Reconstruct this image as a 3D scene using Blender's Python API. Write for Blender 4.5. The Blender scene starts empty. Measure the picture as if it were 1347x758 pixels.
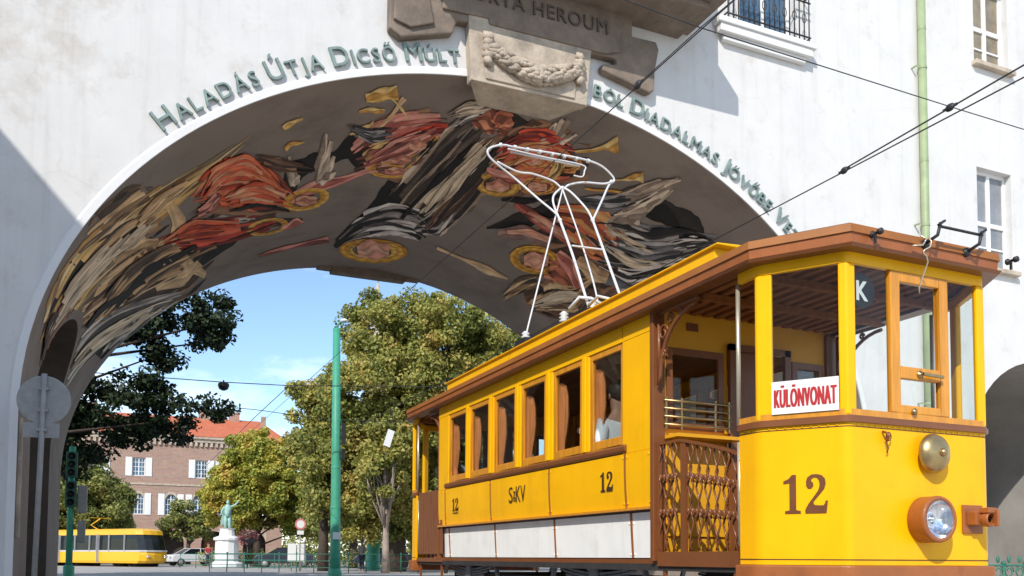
import bpy, bmesh, math, random
import numpy as np
from mathutils import Vector, Matrix
random.seed(7)
S = bpy.context.scene
COL = S.collection
R = math.radians

# ------------------------------------------------------------------ camera
YAW, PITCH, ROLL = 0.4201974575, 0.0545655927, 0.0058435903
fw = Vector((math.sin(YAW)*math.cos(PITCH), math.cos(YAW)*math.cos(PITCH), math.sin(PITCH)))
rt = Vector((math.cos(YAW), -math.sin(YAW), 0)); up = rt.cross(fw)
r2 = rt*math.cos(ROLL) + up*math.sin(ROLL); u2 = up*math.cos(ROLL) - rt*math.sin(ROLL)
cd = bpy.data.cameras.new('camera'); cam = bpy.data.objects.new('camera', cd); COL.objects.link(cam)
M = Matrix((r2, u2, -fw)).transposed().to_4x4(); M.translation = (0, 0, .8)
cam.matrix_world = M
cd.sensor_width = 36; cd.lens = 31.42; cd.shift_y = .2162; cd.clip_start = .05; cd.clip_end = 3000
S.camera = cam

# ------------------------------------------------------------------ sky, sun, exposure
SUN = Vector((-.92, -1, 1.03)).normalized()                # towards the sun
w = bpy.data.worlds.new('World'); S.world = w; w.use_nodes = True
nt = w.node_tree; bg = nt.nodes['Background']
sky = nt.nodes.new('ShaderNodeTexSky'); sky.sky_type = 'NISHITA'; sky.sun_disc = False
sky.sun_elevation = math.asin(SUN.z); sky.sun_rotation = math.atan2(SUN.x, SUN.y)
sky.air_density = 1.0; sky.dust_density = .25; sky.ozone_density = 3.2
tc = nt.nodes.new('ShaderNodeTexCoord'); mp = nt.nodes.new('ShaderNodeMapping'); mp.inputs['Scale'].default_value = (1, 1, 2.6)
mp.inputs['Location'].default_value = (.37, .1, .2)
nt.links.new(tc.outputs['Generated'], mp.inputs['Vector'])
nz = nt.nodes.new('ShaderNodeTexNoise'); nz.inputs['Scale'].default_value = 3.4; nz.inputs['Detail'].default_value = 9; nz.inputs['Roughness'].default_value = .6
nt.links.new(mp.outputs['Vector'], nz.inputs['Vector'])
cr = nt.nodes.new('ShaderNodeValToRGB'); cr.color_ramp.elements[0].position = .47; cr.color_ramp.elements[1].position = .66
cr.color_ramp.elements[1].color = (.75, .75, .75, 1)
nt.links.new(nz.outputs['Fac'], cr.inputs['Fac'])
mx = nt.nodes.new('ShaderNodeMix'); mx.data_type = 'RGBA'; mx.inputs[7].default_value = (7.5, 7.8, 8.2, 1)
nt.links.new(cr.outputs['Color'], mx.inputs[0]); nt.links.new(sky.outputs['Color'], mx.inputs[6])
nt.links.new(mx.outputs[2], bg.inputs['Color']); bg.inputs['Strength'].default_value = .15
ld = bpy.data.lights.new('sun', 'SUN'); sun = bpy.data.objects.new('sun', ld); COL.objects.link(sun)
ld.energy = 3.05; ld.angle = R(.53); ld.color = (1, .955, .88)
sun.rotation_euler = (-SUN).to_track_quat('-Z', 'Y').to_euler(); sun.location = SUN*60
S.view_settings.view_transform = 'Standard'; S.view_settings.look = 'None'; S.view_settings.gamma = 1
S.view_settings.use_curve_mapping = False; S.view_settings.exposure = .5

# ------------------------------------------------------------------ materials
def lin(r, g, b):
    f = lambda c: (c/255/12.92) if c/255 <= .04045 else ((c/255+.055)/1.055)**2.4
    return (f(r), f(g), f(b), 1)
def mat(name, col, rough=.6, metal=0, var=.12, scale=3, bump=0, bscale=40, coat=0, spec=.5, dirt=None, dscale=.6, damt=.5, stretch=None):
    m = bpy.data.materials.new(name); m.use_nodes = True; t = m.node_tree; b = t.nodes['Principled BSDF']
    b.inputs['Roughness'].default_value = rough; b.inputs['Metallic'].default_value = metal
    b.inputs['Specular IOR Level'].default_value = spec
    if coat: b.inputs['Coat Weight'].default_value = coat; b.inputs['Coat Roughness'].default_value = .12
    c = t.nodes.new('ShaderNodeTexCoord'); mpn = t.nodes.new('ShaderNodeMapping'); t.links.new(c.outputs['Object'], mpn.inputs['Vector'])
    if stretch: mpn.inputs['Scale'].default_value = stretch
    n = t.nodes.new('ShaderNodeTexNoise'); n.inputs['Scale'].default_value = scale; n.inputs['Detail'].default_value = 8; n.inputs['Roughness'].default_value = .65
    t.links.new(mpn.outputs['Vector'], n.inputs['Vector'])
    rp = t.nodes.new('ShaderNodeValToRGB'); e = rp.color_ramp.elements
    e[0].position = .3; e[1].position = .7
    e[0].color = tuple(x*(1-var) for x in col[:3])+(1,); e[1].color = tuple(min(1, x*(1+var)) for x in col[:3])+(1,)
    t.links.new(n.outputs['Fac'], rp.inputs['Fac']); out = rp.outputs['Color']
    if dirt:
        n2 = t.nodes.new('ShaderNodeTexNoise'); n2.inputs['Scale'].default_value = dscale; n2.inputs['Detail'].default_value = 10; n2.inputs['Roughness'].default_value = .7
        t.links.new(mpn.outputs['Vector'], n2.inputs['Vector'])
        r3 = t.nodes.new('ShaderNodeValToRGB'); r3.color_ramp.elements[0].position = .52; r3.color_ramp.elements[1].position = .75
        r3.color_ramp.elements[1].color = (damt, damt, damt, 1)
        t.links.new(n2.outputs['Fac'], r3.inputs['Fac'])
        k = t.nodes.new('ShaderNodeMix'); k.data_type = 'RGBA'; k.inputs[7].default_value = dirt
        t.links.new(r3.outputs['Color'], k.inputs[0]); t.links.new(out, k.inputs[6]); out = k.outputs[2]
    t.links.new(out, b.inputs['Base Color'])
    if bump:
        n4 = t.nodes.new('ShaderNodeTexNoise'); n4.inputs['Scale'].default_value = bscale; n4.inputs['Detail'].default_value = 6
        t.links.new(c.outputs['Object'], n4.inputs['Vector'])
        bp = t.nodes.new('ShaderNodeBump'); bp.inputs['Strength'].default_value = bump; bp.inputs['Distance'].default_value = .02
        t.links.new(n4.outputs['Fac'], bp.inputs['Height']); t.links.new(bp.outputs['Normal'], b.inputs['Normal'])
    return m
def glass_mat(name, tint=(.93, .96, .95, 1), refl=.10, rough=.02):
    m = bpy.data.materials.new(name); m.use_nodes = True; t = m.node_tree; t.nodes.remove(t.nodes['Principled BSDF'])
    o = t.nodes['Material Output']; a = t.nodes.new('ShaderNodeBsdfTransparent'); a.inputs['Color'].default_value = tint
    g = t.nodes.new('ShaderNodeBsdfGlossy'); g.inputs['Roughness'].default_value = rough
    f = t.nodes.new('ShaderNodeLayerWeight'); f.inputs['Blend'].default_value = .35
    q = t.nodes.new('ShaderNodeMath'); q.operation = 'MULTIPLY_ADD'; q.inputs[1].default_value = .22; q.inputs[2].default_value = refl*.08; q.use_clamp = True
    t.links.new(f.outputs['Fresnel'], q.inputs[0])
    x = t.nodes.new('ShaderNodeMixShader'); t.links.new(q.outputs[0], x.inputs[0]); t.links.new(a.outputs[0], x.inputs[1]); t.links.new(g.outputs[0], x.inputs[2])
    t.links.new(x.outputs[0], o.inputs['Surface']); return m
def dark_glass(name, col):
    return mat(name, col, rough=.06, var=.25, scale=1.5, spec=.8)
def leaf_mat(name, cols, trans=.25):
    m = bpy.data.materials.new(name); m.use_nodes = True; t = m.node_tree; b = t.nodes['Principled BSDF']
    g = t.nodes.new('ShaderNodeNewGeometry'); rp = t.nodes.new('ShaderNodeValToRGB'); e = rp.color_ramp.elements
    while len(e) < len(cols): e.new(.5)
    for i, c in enumerate(cols): e[i].position = i/(len(cols)-1); e[i].color = c
    c = t.nodes.new('ShaderNodeTexCoord'); n = t.nodes.new('ShaderNodeTexNoise'); n.inputs['Scale'].default_value = .55; n.inputs['Detail'].default_value = 2
    t.links.new(c.outputs['Object'], n.inputs['Vector'])
    a = t.nodes.new('ShaderNodeMath'); a.operation = 'MULTIPLY_ADD'; a.inputs[1].default_value = .5; t.links.new(g.outputs['Random Per Island'], a.inputs[0])
    s = t.nodes.new('ShaderNodeMath'); s.operation = 'MULTIPLY_ADD'; s.inputs[1].default_value = 1.7; s.inputs[2].default_value = -.62; t.links.new(n.outputs['Fac'], s.inputs[0])
    t.links.new(s.outputs[0], a.inputs[2]); a.use_clamp = True
    t.links.new(a.outputs[0], rp.inputs['Fac']); t.links.new(rp.outputs['Color'], b.inputs['Base Color'])
    b.inputs['Roughness'].default_value = .55; b.inputs['Specular IOR Level'].default_value = .35
    tr = t.nodes.new('ShaderNodeBsdfTranslucent'); t.links.new(rp.outputs['Color'], tr.inputs['Color'])
    x = t.nodes.new('ShaderNodeMixShader'); x.inputs[0].default_value = trans
    t.links.new(b.outputs[0], x.inputs[1]); t.links.new(tr.outputs[0], x.inputs[2]); t.links.new(x.outputs[0], t.nodes['Material Output'].inputs['Surface'])
    return m
def brick_mat(name, c1, c2, mortar, scale, bw=.25, bh=.075):
    m = mat(name, c1, .85, var=.1); t = m.node_tree; b = t.nodes['Principled BSDF']
    c = t.nodes.new('ShaderNodeTexCoord'); sp = t.nodes.new('ShaderNodeSeparateXYZ'); cb = t.nodes.new('ShaderNodeCombineXYZ')
    t.links.new(c.outputs['Object'], sp.inputs[0]); t.links.new(sp.outputs[0], cb.inputs[0]); t.links.new(sp.outputs[2], cb.inputs[1])
    k = t.nodes.new('ShaderNodeTexBrick'); k.inputs['Color1'].default_value = c1; k.inputs['Color2'].default_value = c2; k.inputs['Mortar'].default_value = mortar
    k.inputs['Scale'].default_value = scale; k.inputs['Brick Width'].default_value = bw*2; k.inputs['Row Height'].default_value = bh*2; k.inputs['Mortar Size'].default_value = .012
    t.links.new(cb.outputs[0], k.inputs['Vector'])
    n = [x for x in t.nodes if x.bl_idname == 'ShaderNodeTexNoise'][0]
    mm = t.nodes.new('ShaderNodeMix'); mm.data_type = 'RGBA'; mm.blend_type = 'MULTIPLY'; mm.inputs[0].default_value = .5
    t.links.new(k.outputs['Color'], mm.inputs[6]); t.links.new(n.outputs['Color'], mm.inputs[7]); t.links.new(mm.outputs[2], b.inputs['Base Color'])
    return m

MT = {}
MT['plaster'] = mat('white_plaster', (.64, .625, .605, 1), .9, var=.05, scale=1.2, bump=.22, bscale=9, dirt=(.44, .42, .385, 1), dscale=.42, damt=.3)
def stain(m, at, r, col):
    t = m.node_tree; b = t.nodes['Principled BSDF']; src = b.inputs['Base Color'].links[0].from_socket
    c = t.nodes.new('ShaderNodeTexCoord'); d = t.nodes.new('ShaderNodeVectorMath'); d.operation = 'DISTANCE'; d.inputs[1].default_value = at
    n = t.nodes.new('ShaderNodeTexNoise'); n.inputs['Scale'].default_value = 1.7; n.inputs['Detail'].default_value = 11; n.inputs['Roughness'].default_value = .72
    t.links.new(c.outputs['Object'], d.inputs[0]); t.links.new(c.outputs['Object'], n.inputs['Vector'])
    a = t.nodes.new('ShaderNodeMapRange'); a.inputs[1].default_value = r; a.inputs[2].default_value = r*.3; a.inputs[3].default_value = -.55; a.inputs[4].default_value = -.38
    t.links.new(d.outputs['Value'], a.inputs[0]); q = t.nodes.new('ShaderNodeMath'); q.operation = 'ADD'; t.links.new(n.outputs['Fac'], q.inputs[0]); t.links.new(a.outputs[0], q.inputs[1])
    z = t.nodes.new('ShaderNodeMath'); z.operation = 'MULTIPLY'; z.inputs[1].default_value = 3.2; z.use_clamp = True; t.links.new(q.outputs[0], z.inputs[0])
    z2 = t.nodes.new('ShaderNodeMath'); z2.operation = 'MULTIPLY'; z2.inputs[1].default_value = .8; t.links.new(z.outputs[0], z2.inputs[0])
    k = t.nodes.new('ShaderNodeMix'); k.data_type = 'RGBA'; k.inputs[7].default_value = col
    t.links.new(z2.outputs[0], k.inputs[0]); t.links.new(src, k.inputs[6]); t.links.new(k.outputs[2], b.inputs['Base Color'])
def streaks(m, col, amt):
    t = m.node_tree; b = t.nodes['Principled BSDF']; src = b.inputs['Base Color'].links[0].from_socket
    c = t.nodes.new('ShaderNodeTexCoord'); q = t.nodes.new('ShaderNodeMapping'); q.inputs['Scale'].default_value = (2.6, 2.6, .13); t.links.new(c.outputs['Object'], q.inputs['Vector'])
    n = t.nodes.new('ShaderNodeTexNoise'); n.inputs['Scale'].default_value = 1.6; n.inputs['Detail'].default_value = 9; n.inputs['Roughness'].default_value = .7; t.links.new(q.outputs['Vector'], n.inputs['Vector'])
    r = t.nodes.new('ShaderNodeMapRange'); r.inputs[1].default_value = .52; r.inputs[2].default_value = .8; r.inputs[3].default_value = 0; r.inputs[4].default_value = amt; t.links.new(n.outputs['Fac'], r.inputs[0])
    k = t.nodes.new('ShaderNodeMix'); k.data_type = 'RGBA'; k.inputs[7].default_value = col
    t.links.new(r.outputs[0], k.inputs[0]); t.links.new(src, k.inputs[6]); t.links.new(k.outputs[2], b.inputs['Base Color'])
streaks(MT['plaster'], (.38, .37, .35, 1), .38)
def cracks(m, col, amt):
    t = m.node_tree; b = t.nodes['Principled BSDF']; src = b.inputs['Base Color'].links[0].from_socket
    c = t.nodes.new('ShaderNodeTexCoord'); n = t.nodes.new('ShaderNodeTexNoise'); n.inputs['Scale'].default_value = 1.3; n.inputs['Detail'].default_value = 7; t.links.new(c.outputs['Object'], n.inputs['Vector'])
    a = t.nodes.new('ShaderNodeMix'); a.data_type = 'VECTOR'; a.inputs[0].default_value = .22; t.links.new(c.outputs['Object'], a.inputs[4]); t.links.new(n.outputs['Color'], a.inputs[5])
    v = t.nodes.new('ShaderNodeTexVoronoi'); v.feature = 'DISTANCE_TO_EDGE'; v.inputs['Scale'].default_value = .42; t.links.new(a.outputs[1], v.inputs['Vector'])
    r = t.nodes.new('ShaderNodeMapRange'); r.inputs[1].default_value = .0; r.inputs[2].default_value = .006; r.inputs[3].default_value = amt; r.inputs[4].default_value = 0; t.links.new(v.outputs['Distance'], r.inputs[0])
    n2 = t.nodes.new('ShaderNodeTexNoise'); n2.inputs['Scale'].default_value = .5; t.links.new(c.outputs['Object'], n2.inputs['Vector'])
    q = t.nodes.new('ShaderNodeMapRange'); q.inputs[1].default_value = .48; q.inputs[2].default_value = .62; t.links.new(n2.outputs['Fac'], q.inputs[0])
    z = t.nodes.new('ShaderNodeMath'); z.operation = 'MULTIPLY'; t.links.new(r.outputs[0], z.inputs[0]); t.links.new(q.outputs[0], z.inputs[1])
    k = t.nodes.new('ShaderNodeMix'); k.data_type = 'RGBA'; k.inputs[7].default_value = col
    t.links.new(z.outputs[0], k.inputs[0]); t.links.new(src, k.inputs[6]); t.links.new(k.outputs[2], b.inputs['Base Color'])
cracks(MT['plaster'], (.40, .39, .37, 1), .22)
stain(MT['plaster'], (-8.4, 0, 9.0), 2.6, (.40, .34, .27, 1))
MT['plaster_clean'] = mat('archivolt_plaster', (.71, .70, .685, 1), .85, var=.03, scale=2, bump=.08)
MT['stone'] = mat('brown_stone', (.20, .155, .12, 1), .9, var=.32, scale=2.4, bump=.5, bscale=14, dirt=(.10, .08, .07, 1), dscale=1.1, damt=.6)
MT['stone_pale'] = mat('pale_stone', (.46, .38, .295, 1), .9, var=.28, scale=3, bump=.5, bscale=18, dirt=(.16, .13, .11, 1), dscale=1.6, damt=.6)
MT['verdigris'] = mat('verdigris_letter', (.20, .27, .25, 1), .7, var=.3, scale=6, dirt=(.05, .07, .07, 1), dscale=5, damt=.6)
MT['bronze_letter'] = mat('carved_letter', (.10, .075, .06, 1), .9, var=.2)
MT['vault'] = mat('painted_vault', (.27, .22, .185, 1), .9, var=.25, scale=1.0, bump=.15, bscale=12, dirt=(.16, .135, .115, 1), dscale=.5, damt=.6)
MT['pier_dark'] = mat('pier_plinth', (.10, .078, .062, 1), .9, var=.25, scale=1.4)
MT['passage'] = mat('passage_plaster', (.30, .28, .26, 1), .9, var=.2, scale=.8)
MT['green_paint'] = mat('green_paint', (.055, .33, .20, 1), .5, var=.12, scale=4, dirt=(.05, .13, .09, 1), dscale=3, damt=.4)
MT['pipe_green'] = mat('pipe_green', (.29, .355, .19, 1), .55, var=.12, scale=3, dirt=(.22, .27, .17, 1), dscale=2, damt=.5)
MT['bounce_forecourt'] = mat('bounce_paving', (.58, .54, .475, 1), .95, var=.12, scale=.9)  # paler than the asphalt, to bounce light onto the vault
MT['rail_green'] = mat('rail_green', (.03, .15, .10, 1), .55, var=.2)
MT['white_paint'] = mat('white_paint', (.78, .78, .77, 1), .55, var=.05, scale=4)
MT['iron'] = mat('dark_iron', (.03, .03, .033, 1), .5, metal=.3, var=.2)
MT['steel'] = mat('galvanised_steel', (.30, .295, .285, 1), .55, metal=.1, var=.15, scale=9)
MT['wire'] = mat('wire', (.045, .045, .05, 1), .5, metal=.4, var=.1)
MT['win_glass'] = dark_glass('window_glass', (.24, .25, .26, 1))
MT['win_glass_warm'] = mat('window_glass_warm', (.20, .16, .10, 1), .08, var=.6, scale=1.3, spec=.8)
MT['win_glass_blue'] = mat('window_glass_blue', (.05, .11, .18, 1), .08, var=.5, scale=1.3, spec=.8)
MT['asphalt'] = mat('asphalt', (.36, .34, .31, 1), .95, var=.2, scale=.7, bump=.3, bscale=60, dirt=(.10, .095, .09, 1), dscale=.15, damt=.5)
MT['paving'] = mat('pale_paving', (.36, .325, .27, 1), .95, var=.15, scale=.9)
# tram
YEL = (.97, .485, .002, 1)
MT['yellow'] = mat('tram_yellow', YEL, .36, var=.06, scale=1.4, bump=.10, bscale=2.6, spec=.25, dirt=(.72, .33, .003, 1), dscale=1.6, damt=.4)
MT['yellow_in'] = mat('tram_yellow_inside', (.78, .38, .01, 1), .5, var=.06, scale=2)
MT['wood_yellow'] = mat('varnished_sash', (.66, .27, .018, 1), .35, var=.2, scale=5, coat=.3, stretch=(4, 4, .5))
MT['brown'] = mat('tram_brown', (.21, .068, .018, 1), .42, var=.15, scale=3, coat=.15, dirt=(.07, .022, .01, 1), dscale=3, damt=.5)
MT['fascia'] = mat('fascia_brown', (.34, .105, .026, 1), .48, var=.16, scale=2.5, coat=.1, dirt=(.13, .04, .015, 1), dscale=4, damt=.5)
MT['trim_brown'] = mat('trim_brown', (.33, .115, .02, 1), .5, var=.15, scale=3)
MT['darkbrown'] = mat('seam_brown', (.06, .022, .01, 1), .6, var=.1)
MT['wood_brown'] = mat('slat_wood', (.27, .10, .028, 1), .85, spec=.1, var=.3, scale=4, stretch=(6, .6, 6))
MT['skirt'] = mat('skirt_white', (.93, .92, .89, 1), .5, var=.04, scale=2, dirt=(.55, .50, .42, 1), dscale=2.2, damt=.35)
MT['roof'] = mat('roof_canvas', (.16, .15, .145, 1), .9, var=.2, scale=3)
MT['under'] = mat('underframe', (.035, .032, .03, 1), .7, var=.3, scale=6)
MT['spring'] = mat('spring_grey', (.26, .27, .28, 1), .55, metal=.3, var=.3, scale=6)
MT['brass'] = mat('brass', (.42, .31, .15, 1), .35, metal=.85, var=.2, scale=7)
MT['brass_pole'] = mat('worn_handrail', (.62, .55, .42, 1), .35, metal=.6, var=.15)
MT['silver'] = mat('reflector', (.85, .87, .9, 1), .12, metal=1, var=.1, scale=30)
MT['lens'] = glass_mat('lamp_lens', (.97, .98, 1, 1), .5)
MT['pane'] = glass_mat('tram_glass', (.88, .92, .91, 1), .40)
MT['pane_dark'] = glass_mat('saloon_glass', (.90, .92, .91, 1), .10)
MT['curtain'] = mat('curtain_cloth', (.75, .27, .085, 1), .85, var=.3, scale=3, stretch=(8, 8, .4))
MT['tube_white'] = mat('bow_white', (.64, .64, .65, 1), .45, var=.06, scale=12)
MT['num_brown'] = mat('numeral_brown', (.15, .045, .008, 1), .5, var=.15, scale=8)
MT['num_dark'] = mat('lettering_dark', (.05, .025, .012, 1), .5, var=.1)
MT['red_letter'] = mat('letter_red', (.45, .015, .02, 1), .5, var=.1)
MT['card'] = mat('card_white', (.80, .80, .79, 1), .6, var=.03)
MT['black'] = mat('black_paint', (.012, .012, .013, 1), .45, var=.1)
MT['seat_wood'] = mat('seat_wood', (.16, .07, .03, 1), .5, var=.2)

streaks(MT['yellow'], (.55, .24, .01, 1), .35); streaks(MT['skirt'], (.5, .46, .40, 1), .28)

# ------------------------------------------------------------------ mesh helpers
class MB:
    def __init__(s): s.v = []; s.f = []; s.m = []; s.sm = []
    def add(s, vs, fs, mi=0, smooth=False):
        o = len(s.v); s.v += [tuple(p) for p in vs]
        for f in fs: s.f.append(tuple(i+o for i in f)); s.m.append(mi); s.sm.append(smooth)
        return s
    def poly(s, pts, mi=0): return s.add(pts, [tuple(range(len(pts)))], mi)
    def box(s, a, b, mi=0):
        x0, x1 = sorted((a[0], b[0])); y0, y1 = sorted((a[1], b[1])); z0, z1 = sorted((a[2], b[2]))
        v = [(x, y, z) for z in (z0, z1) for y in (y0, y1) for x in (x0, x1)]
        return s.add(v, [(0, 2, 3, 1), (4, 5, 7, 6), (0, 1, 5, 4), (2, 6, 7, 3), (0, 4, 6, 2), (1, 3, 7, 5)], mi)
    def prism(s, pts, ext, mi=0):                        # polygon swept along ext
        n = len(pts); e = Vector(ext); a = [Vector(p) for p in pts]; v = a + [p+e for p in a]
        fs = [tuple(range(n))[::-1], tuple(range(n, 2*n))] + [(i, (i+1) % n, n+(i+1) % n, n+i) for i in range(n)]
        return s.add(v, fs, mi)
    def bar(s, a, b, w, h=None, mi=0, upv=(0, 0, 1)):     # rectangular bar from a to b
        a = Vector(a); b = Vector(b); d = (b-a).normalized(); u = Vector(upv)
        if abs(d.dot(u)) > .98: u = Vector((0, 1, 0))
        x = d.cross(u).normalized(); y = x.cross(d); h = h or w
        v = [p + x*i*w/2 + y*j*h/2 for p in (a, b) for i, j in ((-1, -1), (1, -1), (1, 1), (-1, 1))]
        return s.add(v, [(0, 3, 2, 1), (4, 5, 6, 7), (0, 1, 5, 4), (1, 2, 6, 5), (2, 3, 7, 6), (3, 0, 4, 7)], mi)
    def tube(s, pts, r, seg=8, closed=False, mi=0, smooth=True):
        P = [Vector(p) for p in pts]; n = len(P); rs = r if hasattr(r, '__len__') else [r]*n
        T = []
        for i in range(n):
            if closed: d = P[(i+1) % n]-P[i-1]
            else: d = P[min(i+1, n-1)]-P[max(i-1, 0)]
            T.append(d.normalized() if d.length > 1e-9 else Vector((0, 0, 1)))
        u = Vector((0, 0, 1)) if abs(T[0].z) < .9 else Vector((1, 0, 0))
        x = T[0].cross(u).normalized(); vs = []
        for i in range(n):
            x = (x - T[i]*x.dot(T[i])).normalized(); y = T[i].cross(x)
            vs += [P[i] + (x*math.cos(2*math.pi*k/seg)+y*math.sin(2*math.pi*k/seg))*rs[i] for k in range(seg)]
        fs = []
        for i in range(n if closed else n-1):
            j = (i+1) % n
            for k in range(seg): fs.append((i*seg+k, i*seg+(k+1) % seg, j*seg+(k+1) % seg, j*seg+k))
        s.add(vs, fs, mi, smooth)
        if not closed:
            s.add(vs[:seg], [tuple(range(seg))[::-1]], mi); s.add(vs[-seg:], [tuple(range(seg))], mi)
        return s
    def lathe(s, prof, c, axis=(0, 0, 1), seg=20, mi=0, smooth=True):     # prof: (radius, distance along axis)
        a = Vector(axis).normalized(); u = Vector((0, 0, 1)) if abs(a.z) < .9 else Vector((1, 0, 0))
        x = a.cross(u).normalized(); y = a.cross(x); c = Vector(c); vs = []; fs = []
        for r, h in prof: vs += [c + a*h + (x*math.cos(2*math.pi*k/seg)+y*math.sin(2*math.pi*k/seg))*max(r, 1e-4) for k in range(seg)]
        for i in range(len(prof)-1):
            for k in range(seg): fs.append((i*seg+k, i*seg+(k+1) % seg, (i+1)*seg+(k+1) % seg, (i+1)*seg+k))
        return s.add(vs, fs, mi, smooth)
    def blob(s, c, rad, seg=10, ring=7, mi=0, jit=0, seed=0):
        rnd = random.Random(seed); vs = []; fs = []
        for i in range(ring+1):
            t = math.pi*i/ring
            for k in range(seg):
                p = 2*math.pi*k/seg; q = 1+(rnd.random()-.5)*jit
                vs.append((c[0]+rad[0]*q*math.sin(t)*math.cos(p), c[1]+rad[1]*q*math.sin(t)*math.sin(p), c[2]+rad[2]*q*math.cos(t)))
        for i in range(ring):
            for k in range(seg): fs.append((i*seg+k, (i+1)*seg+k, (i+1)*seg+(k+1) % seg, i*seg+(k+1) % seg))
        return s.add(vs, fs, mi, True)
    def islands(s):                                         # loose pieces, each as a builder of its own
        par = list(range(len(s.v)))
        def find(i):
            while par[i] != i: par[i] = par[par[i]]; i = par[i]
            return i
        key = {}
        for i, p in enumerate(s.v):
            k = tuple(round(c, 5) for c in p)
            if k in key: par[find(i)] = find(key[k])
            else: key[k] = i
        for f in s.f:
            for i in f[1:]: par[find(i)] = find(f[0])
        out = {}
        for f, m, q in zip(s.f, s.m, s.sm):
            b = out.setdefault(find(f[0]), MB()); b.add([s.v[i] for i in f], [tuple(range(len(f)))], m, q)
        return list(out.values())
    def each(s, name, mats, parent=None, bevel=0, world=True):
        return [b.build(name, mats, parent, bevel, world) for b in s.islands()]
    def build(s, name, mats, parent=None, bevel=0, world=True):
        me = bpy.data.meshes.new(name); off = Vector((0, 0, 0))
        if parent is not None and world:
            q = parent
            while q is not None: off += q.location; q = q.parent
        me.from_pydata([Vector(p)-off for p in s.v], [], s.f)
        if not isinstance(mats, (list, tuple)): mats = [mats]
        for m in mats: me.materials.append(MT[m] if isinstance(m, str) else m)
        me.polygons.foreach_set('material_index', s.m); me.polygons.foreach_set('use_smooth', s.sm)
        me.update()
        b = bmesh.new(); b.from_mesh(me); bmesh.ops.remove_doubles(b, verts=b.verts, dist=1e-5); bmesh.ops.recalc_face_normals(b, faces=b.faces); b.to_mesh(me); b.free()
        o = bpy.data.objects.new(name, me); COL.objects.link(o)
        if parent is not None: o.parent = parent
        if bevel:
            k = o.modifiers.new('bevel', 'BEVEL'); k.width = bevel; k.segments = 2; k.limit_method = 'ANGLE'; k.angle_limit = R(40)
        return o
def thing(name, label, cat, loc=(0, 0, 0), group=None, rz=0):
    o = bpy.data.objects.new(name, None); COL.objects.link(o); o.location = loc; o.rotation_euler.z = rz
    o.empty_display_size = .2
    o['label'] = label; o['category'] = cat
    if group: o['group'] = group
    return o
def tag(o, label, cat, group=None):
    o['label'] = label; o['category'] = cat
    if group: o['group'] = group
    return o
def struct(o): o['kind'] = 'structure'; return o
def copy_tree(o, parent=None):
    c = o.copy(); COL.objects.link(c)
    if parent is not None: c.parent = parent
    for ch in list(o.children): copy_tree(ch, c)
    return c
def text_mb(txt, size=1.0, depth=.02, sx=1.0, bold=0, spacing=1.0):
    """text as a list of (verts, faces): x to the right, y up, z the relief"""
    cu = bpy.data.curves.new('t', 'FONT'); cu.body = txt; cu.size = size; cu.extrude = depth/2; cu.offset = bold; cu.space_character = spacing
    cu.resolution_u = 4
    o = bpy.data.objects.new('t', cu); COL.objects.link(o)
    dg = bpy.context.evaluated_depsgraph_get(); dg.update()
    me = bpy.data.meshes.new_from_object(o.evaluated_get(dg))
    vs = [(v.co.x*sx, v.co.y, v.co.z+depth/2) for v in me.vertices]; fs = [tuple(p.vertices) for p in me.polygons]
    bpy.data.objects.remove(o); bpy.data.curves.remove(cu); bpy.data.meshes.remove(me)
    return vs, fs
def place(vs, o, ex, ey, ez):
    o = Vector(o); ex = Vector(ex); ey = Vector(ey); ez = Vector(ez)
    return [o+ex*a+ey*b+ez*c for a, b, c in vs]
def offset_poly(pts, d):                                   # convex, counter-clockwise seen from above -> outward by d
    n = len(pts); out = []
    for i in range(n):
        p, q, r = Vector(pts[i-1]), Vector(pts[i]), Vector(pts[(i+1) % n])
        a = (q-p).normalized(); b = (r-q).normalized(); na = Vector((a.y, -a.x)); nb = Vector((b.y, -b.x))
        m = (na+nb).normalized(); out.append(tuple(q + m*(d/max(.2, m.dot(na)))))
    return out
def ring_band(mb, lo, hi, z0, z1, thick, mi=0):            # band following a closed outline
    n = len(lo); li = offset_poly(lo, -thick); hi_i = offset_poly(hi, -thick)
    v = [(x, y, z0) for x, y in lo]+[(x, y, z1) for x, y in hi]+[(x, y, z1) for x, y in hi_i]+[(x, y, z0) for x, y in li]
    fs = []
    for i in range(n):
        j = (i+1) % n
        for k in range(4): l = (k+1) % 4; fs.append((k*n+i, k*n+j, l*n+j, l*n+i))
    mb.add(v, fs, mi)
# ------------------------------------------------------------------ ground
g = MB(); g.add([(-900, -400, 0), (1300, -400, 0), (1300, 1600, 0), (-900, 1600, 0)], [(0, 1, 2, 3)])
struct(g.build('ground', 'paving'))
g = MB(); g.add([(-4.6, 25.3, .004), (13.6, 25.3, .004), (13.6, 60, .004), (-4.6, 60, .004)], [(0, 1, 2, 3)])
g.add([(-60, 60.0, .004), (70, 60.0, .004), (70, 84, .004), (-60, 84, .004)], [(0, 1, 2, 3)])
struct(g.build('road', 'asphalt'))
g = MB(); g.add([(-60, -60, .002), (60, -60, .002), (60, 25, .002), (-60, 25, .002)], [(0, 1, 2, 3)]); struct(g.build('bounce_forecourt', 'bounce_forecourt'))  # pale ground out of view, added to bounce light up into the arch
rl = MB()
for cx_ in (5.28, 9.03):
    for dx in (-.7175, .7175): rl.box((cx_+dx-.03, -30, .004), (cx_+dx+.03, 84, .016))
o = rl.build('track_rails', 'steel'); struct(o)

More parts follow.
